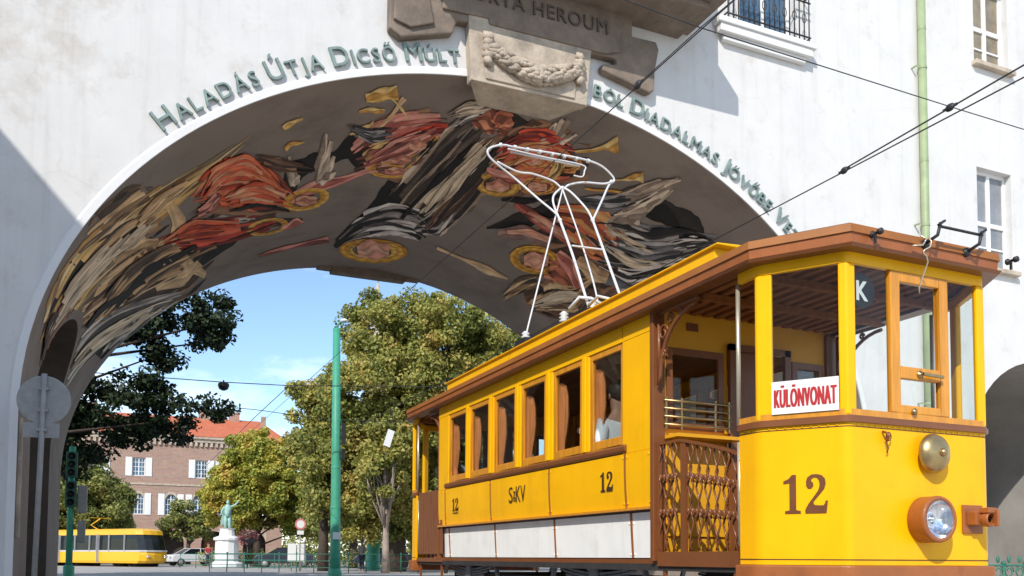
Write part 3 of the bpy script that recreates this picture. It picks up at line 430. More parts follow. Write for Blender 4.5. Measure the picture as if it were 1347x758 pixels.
MURAL = [('dark',2,[[2.665,24.519,2.697,23.126],[2.36,24.088,2.488,20.134],[2.126,22.174,2.258,19.115],[2.111,19.382,2.137,18.908]]),('dark',2,[[1.744,23.399,1.757,23.207],[1.677,21.731,1.752,20.689],[1.617,20.282,1.728,19.118],[1.656,18.24,1.708,17.869]]),('dark',1,[[1.948,17.397,1.964,17.0],[1.877,17.79,1.915,16.498],[1.789,17.947,1.807,17.196]]),('dark',1,[[1.616,15.288,1.623,15.066],[1.5,15.636,1.525,14.924],[1.389,15.407,1.395,15.246]]),('dark',2,[[1.347,20.275,1.357,20.129],[1.254,19.402,1.31,18.775],[1.21,18.098,1.286,17.454]]),('dark',2,[[1.118,16.243,1.127,16.082],[1.016,16.369,1.066,15.331],[0.926,16.218,0.961,15.346],[0.871,15.778,0.88,15.578]]),('dark',1,[[2.011,19.783,2.029,19.576],[1.969,17.939,2.054,16.881],[1.97,17.294,1.986,16.99]]),('tan',8,[[2.884,17.766,2.948,15.071],[2.628,20.616,2.806,14.312],[2.41,21.434,2.591,15.083],[2.285,20.008,2.354,17.627]]),('umber',8,[[2.768,20.55,2.812,18.342],[2.479,24.144,2.631,18.006],[2.266,24.734,2.433,18.709],[2.156,22.561,2.23,20.31]]),('umber',6,[[2.276,19.134,2.327,17.022],[2.109,21.169,2.199,16.513],[1.918,21.205,1.951,19.403]]),('umber',6,[[1.824,18.631,1.918,16.862],[1.689,18.449,1.866,15.476],[1.613,16.581,1.717,15.097]]),('umber',7,[[1.44,18.593,1.579,16.723],[1.324,17.781,1.521,14.982],[1.247,16.465,1.347,14.946]]),('umber',8,[[1.146,21.331,1.235,19.755],[0.949,22.15,1.22,17.571],[0.818,20.708,1.099,17.218],[0.843,18.305,0.978,17.179]]),('slate',8,[[0.975,19.884,1.11,17.725],[0.774,18.918,1.038,16.557],[0.82,15.633,0.878,15.328]]),('umber',5,[[0.984,23.577,1.062,22.536],[0.862,22.523,1.032,20.68],[0.822,20.351,0.935,19.375]]),('dark',2,[[2.893,16.311,2.926,15.13],[2.75,16.72,2.819,14.665],[2.619,16.503,2.689,14.596],[2.503,15.995,2.542,15.034]]),('gold',10,[[2.921,16.325,2.963,14.7],[2.772,17.441,2.863,14.44],[2.63,17.69,2.737,14.495],[2.51,17.544,2.602,14.898],[2.398,17.182,2.467,15.346],[2.282,16.499,2.323,15.592],[2.19,15.224,2.194,15.157]]),('tan',7,[[2.779,17.001,2.812,15.78],[2.621,17.883,2.693,15.59],[2.477,18.119,2.551,15.812],[2.378,18.033,2.419,16.729]]),('tan',9,[[2.779,18.84,2.813,17.184],[2.583,21.212,2.673,17.423],[2.397,22.542,2.505,18.062],[2.266,22.9,2.368,19.309],[2.231,21.031,2.272,19.979]]),('tan',6,[[2.727,14.896,2.75,14.17],[2.595,15.761,2.654,14.03],[2.488,15.873,2.536,14.416],[2.458,15.784,2.47,15.216]]),('grey',7,[[2.888,21.247,2.924,19.374],[2.701,22.79,2.77,19.637],[2.542,24.32,2.608,20.899],[2.38,25.568,2.442,22.524],[2.257,24.833,2.271,24.256]]),('grey',4,[[2.937,16.741,2.954,16.147],[2.837,16.603,2.872,15.519],[2.747,16.003,2.757,15.737]]),('scroll',2,[[2.441,16.279,2.412,16.333],[2.39,17.962,2.343,18.276],[2.382,19.42,2.332,19.799],[2.301,22.285,2.269,21.88],[2.204,23.823,2.201,23.361]]),('scroll',2,[[2.586,17.847,2.611,17.05],[2.515,17.963,2.538,17.014],[2.426,18.894,2.435,18.224]]),('scroll',2,[[2.403,22.609,2.416,21.919],[2.277,23.659,2.317,22.278],[2.231,22.432,2.26,21.717]]),('grey',4,[[2.295,19.566,2.306,19.195],[2.201,19.918,2.225,18.985],[2.088,20.329,2.094,20.046]]),('red',6,[[2.446,18.861,2.459,18.078],[2.287,20.748,2.331,18.604],[2.116,21.675,2.172,19.506],[1.978,21.072,2.004,20.295]]),('orange',9,[[2.324,17.528,2.35,16.852],[2.231,18.416,2.315,15.865],[2.17,18.978,2.212,16.038],[2.091,19.831,2.092,17.4],[1.961,20.383,1.966,19.42]]),('orange',4,[[2.319,16.586,2.332,16.224],[2.228,17.033,2.258,15.813],[2.13,17.959,2.126,16.864],[2.042,18.997,2.031,18.608]]),('pink',3,[[1.99,19.713,2.019,19.041],[1.913,19.179,1.947,18.446],[1.854,18.671,1.87,18.331],[1.792,18.157,1.804,17.925]]),('halo',3,[[1.89,20.089,1.913,19.895],[1.915,20.266,1.928,19.997],[1.948,20.283,1.948,20.006],[1.981,20.132,1.969,19.917],[2.008,19.854,1.986,19.752],[2.022,19.526,1.995,19.551],[2.022,19.223,1.995,19.36],[2.008,18.999,1.986,19.213],[1.982,18.883,1.97,19.133],[1.951,18.882,1.951,19.131],[1.92,18.994,1.931,19.205],[1.895,19.206,1.915,19.344],[1.88,19.492,1.906,19.528],[1.878,19.808,1.905,19.725],[1.89,20.089,1.913,19.895]]),('halo',2,[[1.978,21.585,1.996,21.405],[2.004,21.695,2.013,21.473],[2.035,21.648,2.034,21.44],[2.067,21.451,2.055,21.312],[2.091,21.157,2.072,21.12],[2.104,20.844,2.08,20.911],[2.101,20.581,2.079,20.73],[2.086,20.414,2.069,20.609],[2.06,20.358,2.051,20.566],[2.029,20.411,2.03,20.601],[2.0,20.562,2.01,20.708],[1.976,20.793,1.994,20.871],[1.964,21.073,1.985,21.065],[1.964,21.358,1.986,21.256],[1.978,21.585,1.996,21.405]]),('pink',2,[[1.965,21.611,1.985,21.144],[1.927,21.208,1.944,20.753],[1.91,21.261,1.914,21.046]]),('wing',2,[[1.926,18.637,1.945,18.611],[1.946,17.87,1.973,17.828],[1.978,17.137,1.987,17.121]]),('wing',2,[[1.925,18.663,1.946,18.585],[1.948,17.608,1.976,17.5],[1.982,16.607,1.991,16.57]]),('wing',2,[[1.925,18.671,1.946,18.577],[1.952,17.325,1.981,17.199],[1.99,16.088,1.999,16.047]]),('wing',2,[[1.924,18.7,1.946,18.548],[1.937,17.584,1.966,17.387],[1.961,16.499,1.971,16.437]]),('wing',2,[[1.924,18.74,1.947,18.509],[1.919,18.062,1.95,17.759],[1.929,17.293,1.939,17.195]]),('wing',2,[[1.925,18.795,1.945,18.456],[1.906,18.577,1.935,18.114],[1.901,18.144,1.911,17.989]]),('wing',2,[[2.008,18.536,2.02,18.566],[2.039,17.68,2.057,17.711],[2.076,16.895,2.082,16.902]]),('wing',2,[[2.007,18.561,2.021,18.541],[2.032,17.676,2.052,17.642],[2.065,16.844,2.072,16.83]]),('wing',2,[[2.006,18.596,2.022,18.505],[2.014,18.039,2.037,17.914],[2.033,17.456,2.04,17.414]]),('wing',2,[[2.006,18.654,2.023,18.448],[1.999,18.413,2.023,18.128],[2.005,18.046,2.013,17.95]]),('bell',2,[[2.114,15.529,2.128,15.296],[2.096,15.367,2.108,15.135],[2.076,15.23,2.079,15.164]]),('bell',2,[[2.086,16.505,2.098,16.287],[2.071,16.339,2.081,16.114],[2.042,16.32,2.044,16.245]]),('pink',9,[[1.848,17.824,1.906,16.856],[1.765,17.755,1.887,15.801],[1.719,17.049,1.818,15.361],[1.649,16.069,1.701,15.227]]),('pink',6,[[1.828,18.424,1.855,17.875],[1.745,18.434,1.814,17.112],[1.67,17.994,1.755,16.648],[1.654,16.989,1.701,16.381]]),('halo',3,[[1.68,17.014,1.701,16.891],[1.696,17.233,1.71,17.018],[1.719,17.341,1.724,17.079],[1.745,17.309,1.74,17.061],[1.769,17.146,1.754,16.968],[1.785,16.894,1.764,16.821],[1.791,16.614,1.767,16.654],[1.784,16.363,1.764,16.5],[1.768,16.182,1.754,16.387],[1.745,16.097,1.74,16.333],[1.721,16.121,1.725,16.348],[1.698,16.25,1.712,16.43],[1.682,16.467,1.702,16.564],[1.675,16.739,1.698,16.728],[1.68,17.014,1.701,16.891]]),('halo',3,[[1.692,17.859,1.71,17.724],[1.716,17.982,1.726,17.8],[1.747,17.989,1.746,17.804],[1.777,17.875,1.766,17.733],[1.801,17.672,1.781,17.604],[1.813,17.432,1.79,17.45],[1.812,17.209,1.789,17.302],[1.797,17.044,1.78,17.189],[1.773,16.957,1.764,17.128],[1.744,16.958,1.744,17.127],[1.715,17.044,1.725,17.187],[1.692,17.205,1.71,17.297],[1.679,17.421,1.702,17.442],[1.679,17.655,1.702,17.594],[1.692,17.859,1.71,17.724]]),('halo',3,[[1.689,18.368,1.705,18.267],[1.716,18.486,1.724,18.347],[1.748,18.496,1.747,18.353],[1.781,18.393,1.769,18.283],[1.805,18.207,1.786,18.157],[1.817,17.988,1.795,18.005],[1.813,17.787,1.793,17.861],[1.796,17.638,1.781,17.752],[1.769,17.559,1.762,17.692],[1.737,17.555,1.739,17.689],[1.707,17.627,1.717,17.742],[1.683,17.768,1.701,17.846],[1.671,17.962,1.692,17.986],[1.673,18.177,1.693,18.136],[1.689,18.368,1.705,18.267]]),('red',3,[[1.766,16.674,1.792,16.243],[1.718,16.366,1.752,15.79],[1.679,15.947,1.693,15.711]]),('gold',3,[[1.841,17.532,1.859,17.259],[1.805,17.4,1.851,16.676],[1.79,16.877,1.806,16.616]]),('bell',3,[[1.928,14.962,1.947,14.565],[1.894,14.92,1.917,14.455],[1.852,14.903,1.883,14.301]]),('bell',2,[[1.933,15.348,1.938,15.222],[1.899,15.359,1.908,15.112],[1.869,15.441,1.873,15.26]]),('bell',2,[[1.923,16.294,1.929,16.193],[1.887,16.15,1.902,15.896],[1.869,15.981,1.886,15.709]]),('scroll',2,[[1.855,16.231,1.864,16.136],[1.841,15.534,1.853,15.432],[1.834,14.89,1.849,14.767]]),('bell',1,[[1.874,14.859,1.872,14.782],[1.833,15.27,1.831,15.211],[1.798,15.655,1.796,15.616]]),('robe',17,[[1.664,14.904,1.465,16.235],[1.69,16.048,1.451,17.79],[1.703,17.662,1.443,19.804],[1.709,19.751,1.454,22.225]]),('cream',5,[[1.582,16.074,1.55,16.29],[1.6,17.381,1.538,17.856],[1.615,19.12,1.54,19.764],[1.596,20.45,1.557,20.789]]),('bw',8,[[1.75,23.016,1.768,22.706],[1.673,22.35,1.758,20.763],[1.598,21.974,1.681,19.837],[1.537,21.959,1.558,20.124],[1.442,22.301,1.44,21.972]]),('bw',6,[[1.531,21.667,1.562,21.026],[1.45,21.432,1.542,20.342],[1.481,19.816,1.534,19.489]]),('halo',4,[[1.524,24.045,1.564,23.765],[1.568,24.334,1.589,23.911],[1.623,24.383,1.62,23.934],[1.678,24.17,1.65,23.828],[1.719,23.768,1.673,23.621],[1.739,23.306,1.684,23.37],[1.733,22.897,1.682,23.132],[1.705,22.606,1.666,22.949],[1.66,22.449,1.641,22.845],[1.607,22.429,1.611,22.831],[1.557,22.544,1.582,22.906],[1.518,22.796,1.559,23.065],[1.497,23.17,1.548,23.288],[1.499,23.617,1.549,23.538],[1.524,24.045,1.564,23.765]]),('mute',5,[[1.655,23.918,1.685,23.08],[1.597,23.914,1.641,22.615],[1.542,23.636,1.567,22.843]]),('pink',2,[[2.011,23.421,2.018,23.201],[1.921,23.271,1.934,22.861],[1.784,22.818,1.8,22.393]]),('scroll',2,[[1.425,22.347,1.43,22.143],[1.314,22.574,1.32,22.371],[1.217,22.772,1.234,22.228],[1.139,22.481,1.144,22.338]]),('brownblob',4,[[1.639,15.552,1.656,15.089],[1.598,15.842,1.622,14.868],[1.566,15.829,1.573,15.252]]),('brownblob',4,[[1.561,15.793,1.602,15.365],[1.537,15.724,1.603,14.962],[1.533,15.21,1.559,14.896]]),('grey',4,[[1.675,15.992,1.689,15.849],[1.643,15.435,1.671,15.122],[1.615,14.905,1.631,14.723]]),('wing',5,[[1.45,15.944,1.462,15.793],[1.387,15.722,1.454,15.194],[1.384,14.837,1.461,14.466]]),('red',7,[[1.492,17.011,1.539,16.44],[1.427,16.567,1.515,15.365],[1.377,16.342,1.445,15.084],[1.324,15.713,1.347,15.286]]),('orange2',8,[[1.451,18.111,1.51,17.468],[1.387,17.508,1.502,16.059],[1.33,17.222,1.429,15.52],[1.281,16.314,1.31,15.796]]),('halo',3,[[1.386,18.226,1.406,18.102],[1.406,18.415,1.419,18.217],[1.434,18.489,1.437,18.262],[1.464,18.429,1.455,18.226],[1.489,18.252,1.471,18.118],[1.504,18.003,1.48,17.964],[1.506,17.741,1.482,17.798],[1.495,17.516,1.475,17.652],[1.474,17.363,1.462,17.551],[1.447,17.305,1.445,17.513],[1.419,17.349,1.427,17.542],[1.395,17.49,1.412,17.635],[1.38,17.71,1.402,17.778],[1.377,17.972,1.4,17.944],[1.386,18.226,1.406,18.102]]),('halo2',3,[[1.38,16.582,1.396,16.498],[1.395,16.718,1.405,16.581],[1.416,16.777,1.418,16.617],[1.438,16.746,1.432,16.598],[1.456,16.633,1.443,16.53],[1.468,16.466,1.45,16.427],[1.47,16.281,1.452,16.312],[1.462,16.117,1.447,16.207],[1.447,16.0,1.437,16.132],[1.427,15.949,1.425,16.099],[1.406,15.973,1.412,16.115],[1.388,16.068,1.4,16.176],[1.376,16.22,1.393,16.273],[1.373,16.403,1.391,16.388],[1.38,16.582,1.396,16.498]]),('halo2',3,[[1.302,17.479,1.317,17.437],[1.317,17.676,1.327,17.563],[1.337,17.806,1.34,17.646],[1.359,17.839,1.354,17.668],[1.379,17.768,1.367,17.624],[1.392,17.614,1.375,17.525],[1.395,17.412,1.377,17.394],[1.388,17.204,1.373,17.257],[1.373,17.029,1.363,17.14],[1.353,16.914,1.35,17.063],[1.331,16.879,1.336,17.041],[1.313,16.932,1.324,17.077],[1.3,17.066,1.316,17.167],[1.296,17.261,1.313,17.295],[1.302,17.479,1.317,17.437]]),('halo2',3,[[1.304,16.203,1.318,16.157],[1.315,16.36,1.325,16.255],[1.332,16.459,1.335,16.317],[1.35,16.477,1.347,16.328],[1.367,16.41,1.357,16.287],[1.378,16.275,1.365,16.203],[1.382,16.104,1.367,16.095],[1.378,15.931,1.365,15.984],[1.367,15.789,1.358,15.892],[1.351,15.701,1.347,15.835],[1.333,15.683,1.336,15.823],[1.317,15.737,1.325,15.859],[1.305,15.858,1.318,15.937],[1.301,16.023,1.315,16.043],[1.304,16.203,1.318,16.157]]),('pink',3,[[1.5,17.488,1.508,17.217],[1.433,17.68,1.45,17.222],[1.381,17.507,1.393,17.244]]),('bell',2,[[1.348,15.569,1.354,15.495],[1.314,15.307,1.322,15.22],[1.292,15.031,1.312,14.83],[1.262,14.948,1.299,14.523]]),('bell',2,[[1.207,15.922,1.211,15.876],[1.184,15.682,1.19,15.619],[1.167,15.506,1.184,15.341],[1.141,15.435,1.174,15.069]]),('bell',1,[[1.237,16.684,1.243,16.601],[1.187,16.347,1.192,16.268],[1.134,16.039,1.143,15.915]]),('red2',3,[[1.346,18.643,1.352,18.356],[1.261,18.938,1.273,18.452],[1.166,19.148,1.181,18.568],[1.111,19.197,1.123,18.716]]),('mute',3,[[1.295,20.474,1.326,19.958],[1.234,19.942,1.269,19.226],[1.148,19.76,1.173,19.152]]),('halo',4,[[1.066,20.958,1.094,20.841],[1.089,21.312,1.108,21.052],[1.122,21.525,1.129,21.177],[1.16,21.54,1.152,21.187],[1.193,21.355,1.172,21.081],[1.215,21.026,1.185,20.885],[1.221,20.634,1.19,20.644],[1.211,20.261,1.184,20.41],[1.187,19.971,1.169,20.223],[1.155,19.803,1.149,20.115],[1.12,19.782,1.127,20.102],[1.089,19.913,1.108,20.189],[1.067,20.182,1.094,20.362],[1.059,20.553,1.089,20.594],[1.066,20.958,1.094,20.841]]),('brownblob',5,[[1.074,21.189,1.115,20.456],[1.025,21.17,1.068,19.768],[0.96,21.087,0.967,20.458]]),('orange2',7,[[1.221,18.553,1.257,17.827],[1.116,18.826,1.184,16.888],[1.039,19.044,1.04,17.247],[0.982,18.922,0.965,18.436]]),('tan',8,[[0.97,23.365,1.032,22.864],[0.929,22.487,1.037,21.235],[0.86,21.738,0.975,20.861],[0.918,20.026,0.965,19.937]]),('scroll',3,[[1.047,19.719,1.057,19.227],[0.962,20.028,0.993,19.142],[0.916,19.581,0.941,19.126]]),('wing',2,[[1.064,17.671,1.105,17.491],[1.06,16.136,1.114,15.922],[1.081,14.711,1.099,14.649]]),('wing',2,[[1.064,17.68,1.105,17.482],[1.055,16.341,1.11,16.103],[1.071,15.055,1.089,14.984]]),('wing',2,[[1.064,17.682,1.105,17.48],[1.054,16.621,1.109,16.368],[1.069,15.549,1.088,15.471]]),('wing',2,[[1.064,17.705,1.105,17.457],[1.046,16.987,1.102,16.667],[1.056,16.172,1.075,16.07]]),('wing',2,[[1.065,17.747,1.104,17.417],[1.038,17.314,1.092,16.875],[1.038,16.694,1.056,16.551]]),('wing',2,[[1.069,17.798,1.1,17.369],[1.022,17.517,1.067,16.941],[0.998,16.96,1.014,16.77]]),('wing',6,[[1.119,17.216,1.172,16.809],[1.083,16.419,1.161,15.9],[1.076,15.306,1.126,15.016],[1.08,14.684,1.098,14.584]]),('bw',10,[[1.108,18.327,1.135,17.709],[0.98,18.634,1.062,16.971],[0.853,18.184,1.0,16.663],[0.839,16.554,0.951,15.835],[0.849,15.475,0.867,15.352]]),('bw',7,[[0.982,19.216,1.007,18.77],[0.865,18.932,0.948,18.026],[0.815,17.654,0.92,17.026],[0.828,16.262,0.869,16.074]]),('umber',5,[[2.973,16.962,2.995,16.101],[2.859,17.286,2.922,15.168],[2.76,17.147,2.813,15.534]]),('tan',7,[[2.656,20.88,2.697,19.299],[2.489,21.371,2.572,18.537],[2.326,21.343,2.397,18.892],[2.255,21.029,2.277,20.124]]),('scroll',4,[[2.531,16.622,2.547,16.183],[2.439,16.657,2.476,15.726],[2.358,16.234,2.373,15.878]]),('grey',5,[[2.671,24.369,2.692,23.269],[2.489,25.411,2.543,23.17],[2.35,24.628,2.373,23.818]]),('umber',4,[[2.184,16.37,2.185,16.172],[2.089,17.452,2.098,16.739],[1.978,17.937,1.984,17.611]]),('slate',5,[[1.948,15.939,1.95,15.757],[1.85,16.763,1.873,16.018],[1.798,16.417,1.821,15.975]]),('wing',5,[[1.7,15.488,1.715,15.274],[1.651,15.238,1.684,14.75],[1.616,14.853,1.629,14.651]]),('umber',6,[[1.505,21.28,1.523,21.119],[1.477,19.837,1.545,19.3],[1.488,17.801,1.536,17.47]]),('slate',5,[[1.215,17.278,1.229,17.041],[1.127,17.058,1.178,16.462],[1.094,15.974,1.125,15.724]]),('tan',5,[[1.072,23.822,1.099,23.643],[1.052,22.427,1.12,21.842],[1.028,21.362,1.067,20.952]]),('cream',6,[[2.903,15.959,2.917,15.458],[2.759,16.857,2.807,15.306],[2.626,17.059,2.675,15.562],[2.499,16.794,2.527,16.07]]),('cream',5,[[2.862,20.757,2.876,19.992],[2.665,22.858,2.702,21.004],[2.464,24.679,2.499,22.935],[2.288,24.904,2.298,24.505]]),('dark',1,[[2.591,20.769,2.603,20.306],[2.425,20.642,2.455,19.661],[2.273,20.62,2.284,20.281]]),('dark',1,[[2.733,19.562,2.742,19.175],[2.588,20.31,2.607,19.535],[2.462,20.968,2.47,20.642]]),('cream',4,[[2.623,16.935,2.633,16.559],[2.512,17.509,2.544,16.559],[2.446,17.049,2.459,16.73]]),('peach',7,[[2.301,17.6,2.321,17.245],[2.243,17.106,2.305,15.839],[2.186,17.144,2.205,15.914],[2.109,17.947,2.102,17.545]]),('peach',6,[[2.211,18.497,2.232,17.807],[2.115,19.028,2.147,17.512],[2.001,19.689,2.008,19.067]]),('orange',6,[[2.403,19.06,2.417,18.556],[2.285,19.927,2.322,18.346],[2.143,20.596,2.16,19.808]]),('dark',1,[[2.197,18.97,2.2,18.862],[2.097,19.348,2.103,19.042],[1.986,20.15,1.987,20.049]]),('pink',4,[[2.32,18.428,2.336,17.981],[2.252,18.506,2.289,17.683],[2.236,17.648,2.256,17.311]]),('pink',6,[[1.827,17.86,1.844,17.565],[1.748,17.476,1.805,16.593],[1.684,16.361,1.723,15.836]]),('flesh',3,[[1.742,16.926,1.756,16.655],[1.717,17.024,1.748,16.383],[1.703,16.803,1.715,16.532]]),('flesh',3,[[1.762,17.667,1.772,17.442],[1.733,17.739,1.757,17.188],[1.714,17.542,1.723,17.32]]),('flesh',3,[[1.762,18.194,1.772,17.954],[1.736,18.195,1.75,17.839],[1.714,18.087,1.722,17.891]]),('flesh',3,[[1.98,19.625,1.989,19.273],[1.938,19.975,1.961,19.159],[1.911,19.776,1.922,19.427]]),('flesh',3,[[1.645,23.988,1.684,22.997],[1.592,24.019,1.649,22.405],[1.547,23.678,1.576,22.727]]),('flesh',3,[[1.461,18.171,1.476,17.892],[1.422,18.231,1.459,17.539],[1.405,17.89,1.419,17.622]]),('flesh',3,[[1.432,16.552,1.444,16.349],[1.408,16.592,1.435,16.122],[1.396,16.376,1.407,16.174]]),('flesh',3,[[1.363,17.586,1.375,17.362],[1.332,17.585,1.358,17.121],[1.317,17.341,1.33,17.127]]),('flesh',3,[[1.149,21.196,1.182,20.685],[1.11,21.094,1.167,20.185],[1.09,20.604,1.121,20.11]]),('peach',4,[[1.45,16.809,1.47,16.644],[1.425,16.265,1.465,15.807],[1.39,15.859,1.404,15.648]]),('gold',4,[[1.329,17.056,1.344,16.999],[1.327,16.376,1.365,16.311],[1.363,15.733,1.379,15.742]]),('dark',1,[[1.391,18.567,1.396,18.462],[1.315,18.137,1.332,17.889],[1.266,17.336,1.272,17.256]]),('cream',5,[[0.977,23.14,0.996,22.973],[0.934,21.931,0.991,21.407],[0.909,20.675,0.925,20.512]]),('slate',6,[[1.032,18.266,1.056,17.852],[0.906,17.845,0.978,17.055],[0.871,16.395,0.903,16.161]]),('cream',5,[[1.056,18.328,1.061,18.162],[0.926,18.377,0.956,17.894],[0.861,17.26,0.872,17.148]]),('cream',4,[[1.075,17.574,1.08,17.418],[0.984,17.588,0.996,17.318],[0.928,17.226,0.935,17.116]]),('flesh',4,[[1.309,18.718,1.315,18.5],[1.22,18.933,1.233,18.45],[1.133,18.986,1.14,18.702]]),('flesh',3,[[1.288,19.99,1.299,19.802],[1.237,19.633,1.253,19.294],[1.165,19.488,1.177,19.191]]),('pink',3,[[1.115,19.802,1.117,19.514],[1.042,20.326,1.039,19.585],[0.955,20.732,0.951,20.464]]),('cream',5,[[1.558,15.833,1.544,15.922],[1.572,16.932,1.532,17.21],[1.578,18.493,1.527,18.886],[1.566,20.384,1.543,20.587]]),('dark',1,[[1.536,15.713,1.529,15.748],[1.533,16.958,1.51,17.091],[1.531,18.641,1.504,18.817],[1.506,20.645,1.495,20.721]]),('dark',1,[[1.595,15.998,1.588,16.047],[1.604,17.235,1.587,17.375],[1.62,18.883,1.599,19.077],[1.618,20.734,1.606,20.844]])]
def vault_pt(th, y, e):
    return (CX+(AX-e)*math.cos(th), min(max(y, YF+.02), YB-.02), CZ+(AZ-e)*math.sin(th))
def in_niche(p):
    return p[0] < 1.5 and NY0-.12 < p[1] < NY1+.12 and p[2] < at_p(niche_p(min(max(p[1], NY0), NY1)))[1]+.12
def build_mural():
    rnd = random.Random(11); V = []; F = []; C = []
    for li, (pal, n, rows) in enumerate(MURAL):
        ring_ = pal.startswith('halo'); n = n if n < 3 or ring_ else int(n*1.3)
        cols = [lin(*c) for c in PAL[pal]]; rows = np.array(rows); m = len(rows)
        t = np.linspace(0, m-1, max(6, (m-1)*7))
        A = np.stack([np.interp(t, range(m), rows[:, k]) for k in range(4)], 1)
        for _ in range(2):
            B = A.copy(); B[1:-1] = (A[:-2]+2*A[1:-1]+A[2:])/4; A = B
        K = len(A); edges = []
        for i in range(n+1):
            ph = rnd.random()*6.3; am = .25/n if i in (0, n) else .5/n
            edges.append(np.array([i/n+am*math.sin(ph+k*6.3/K*(1+rnd.random()*.1)*1.4)+(0 if i not in (0, n) else (rnd.random()-.5)*.05) for k in range(K)]))
        ci = rnd.randrange(len(cols)); e = .005+li*.0003
        for i in range(n):
            ci = (ci+1+(rnd.random() < .3)) % len(cols); base = [c*min(1.9, .85/max(cols[ci][:3])) for c in cols[ci][:3]]
            k0 = rnd.randrange(0, max(1, K//3)) if n > 3 and not ring_ else 0; k1 = K-(rnd.randrange(0, max(1, K//3)) if n > 3 and not ring_ else 0)
            o = len(V); sub = 3
            for k in range(k0, k1):
                for j in range(sub+1):
                    f = edges[i][k]+(edges[i+1][k]-edges[i][k])*j/sub
                    th = A[k, 0]+(A[k, 2]-A[k, 0])*f; y = A[k, 1]+(A[k, 3]-A[k, 1])*f
                    V.append(vault_pt(th, y, e)); q = (.78, 1.12, 1.0, .72)[j]*(1+.16*math.sin(k*.9+i))*(1+(rnd.random()-.5)*.22)
                    C.append((base[0]*q, base[1]*q, base[2]*q, 1))
            for k in range(k1-k0-1):
                for j in range(sub):
                    a = o+k*(sub+1)+j
                    if not any(in_niche(V[q_]) for q_ in (a, a+1, a+sub+2, a+sub+1)): F.append((a, a+1, a+sub+2, a+sub+1))
        for _ in range(int(n*1.8) if n > 4 else 0):                  # short accents over the strokes
            ln = rnd.randrange(max(3, K//8), max(5, K//3)); k0 = rnd.randrange(0, max(1, K-ln)); f0 = rnd.uniform(-.06, 1.03); fw_ = rnd.uniform(.2, .6)/n; dr_ = rnd.uniform(-.5, .5)/n
            c0 = cols[rnd.randrange(len(cols))]; q0 = rnd.choice((.3, .5, 1.0, 1.5)); q0 = min(1.75*q0, .85/max(c0[:3])); o = len(V); kk = list(range(k0, min(K, k0+ln)))
            for k in kk:
                u = (k-k0)/max(1, len(kk)-1); wv = fw_*math.sin(math.pi*min(.97, max(.03, u)))
                for j in (-1, 1):
                    f = f0+dr_*u+j*wv; V.append(vault_pt(A[k, 0]+(A[k, 2]-A[k, 0])*f, A[k, 1]+(A[k, 3]-A[k, 1])*f, e+.0025+(_ % 7)*.0002)); C.append((c0[0]*q0, c0[1]*q0, c0[2]*q0, 1))
            for k in range(len(kk)-1):
                if not any(in_niche(V[o+2*k+q_]) for q_ in range(4)): F.append((o+2*k, o+2*k+1, o+2*k+3, o+2*k+2))
    me = bpy.data.meshes.new('mural'); off = gate.location
    me.from_pydata([Vector(v)-off for v in V], [], F)
    ca = me.color_attributes.new('Col', 'FLOAT_COLOR', 'POINT'); ca.data.foreach_set('color', np.array(C, dtype=np.float32).ravel())
    m = mat('mural_paint', (.2, .2, .2, 1), .85); t = m.node_tree; b = t.nodes['Principled BSDF']
    at = t.nodes.new('ShaderNodeAttribute'); at.attribute_name = 'Col'
    n = [x for x in t.nodes if x.bl_idname == 'ShaderNodeTexNoise'][0]; n.inputs['Scale'].default_value = 7
    k = t.nodes.new('ShaderNodeMix'); k.data_type = 'RGBA'; k.blend_type = 'SOFT_LIGHT'; k.inputs[0].default_value = .8
    t.links.new(at.outputs['Color'], k.inputs[6]); t.links.new(n.outputs['Fac'], k.inputs[7]); t.links.new(k.outputs[2], b.inputs['Base Color'])
    me.materials.append(m); o = bpy.data.objects.new('mural', me); COL.objects.link(o); o.parent = gate
build_mural()
# archivolt band round the arch
av = MB(); P0 = arch_pts(96, 0); P1 = arch_pts(96, .10); P2 = arch_pts(96, .135)
P0 = [(P0[0][0], 0)]+P0+[(P0[-1][0], 0)]; P1 = [(P1[0][0], 0)]+P1+[(P1[-1][0], 0)]; P2 = [(P2[0][0], 0)]+P2+[(P2[-1][0], 0)]
for i in range(len(P0)-1):
    a, b, c, d = P0[i], P0[i+1], P1[i+1], P1[i]; y = YF-.03
    av.poly([(a[0], y, a[1]), (b[0], y, b[1]), (c[0], y, c[1]), (d[0], y, d[1])])
    av.poly([(a[0], y, a[1]), (b[0], y, b[1]), (b[0], YF+.003, b[1]), (a[0], YF+.003, a[1])])
    e, f = P2[i+1], P2[i]; av.poly([(d[0], y, d[1]), (c[0], y, c[1]), (e[0], YF-.001, e[1]), (f[0], YF-.001, f[1])])
av.build('archivolt', 'plaster_clean', gate)
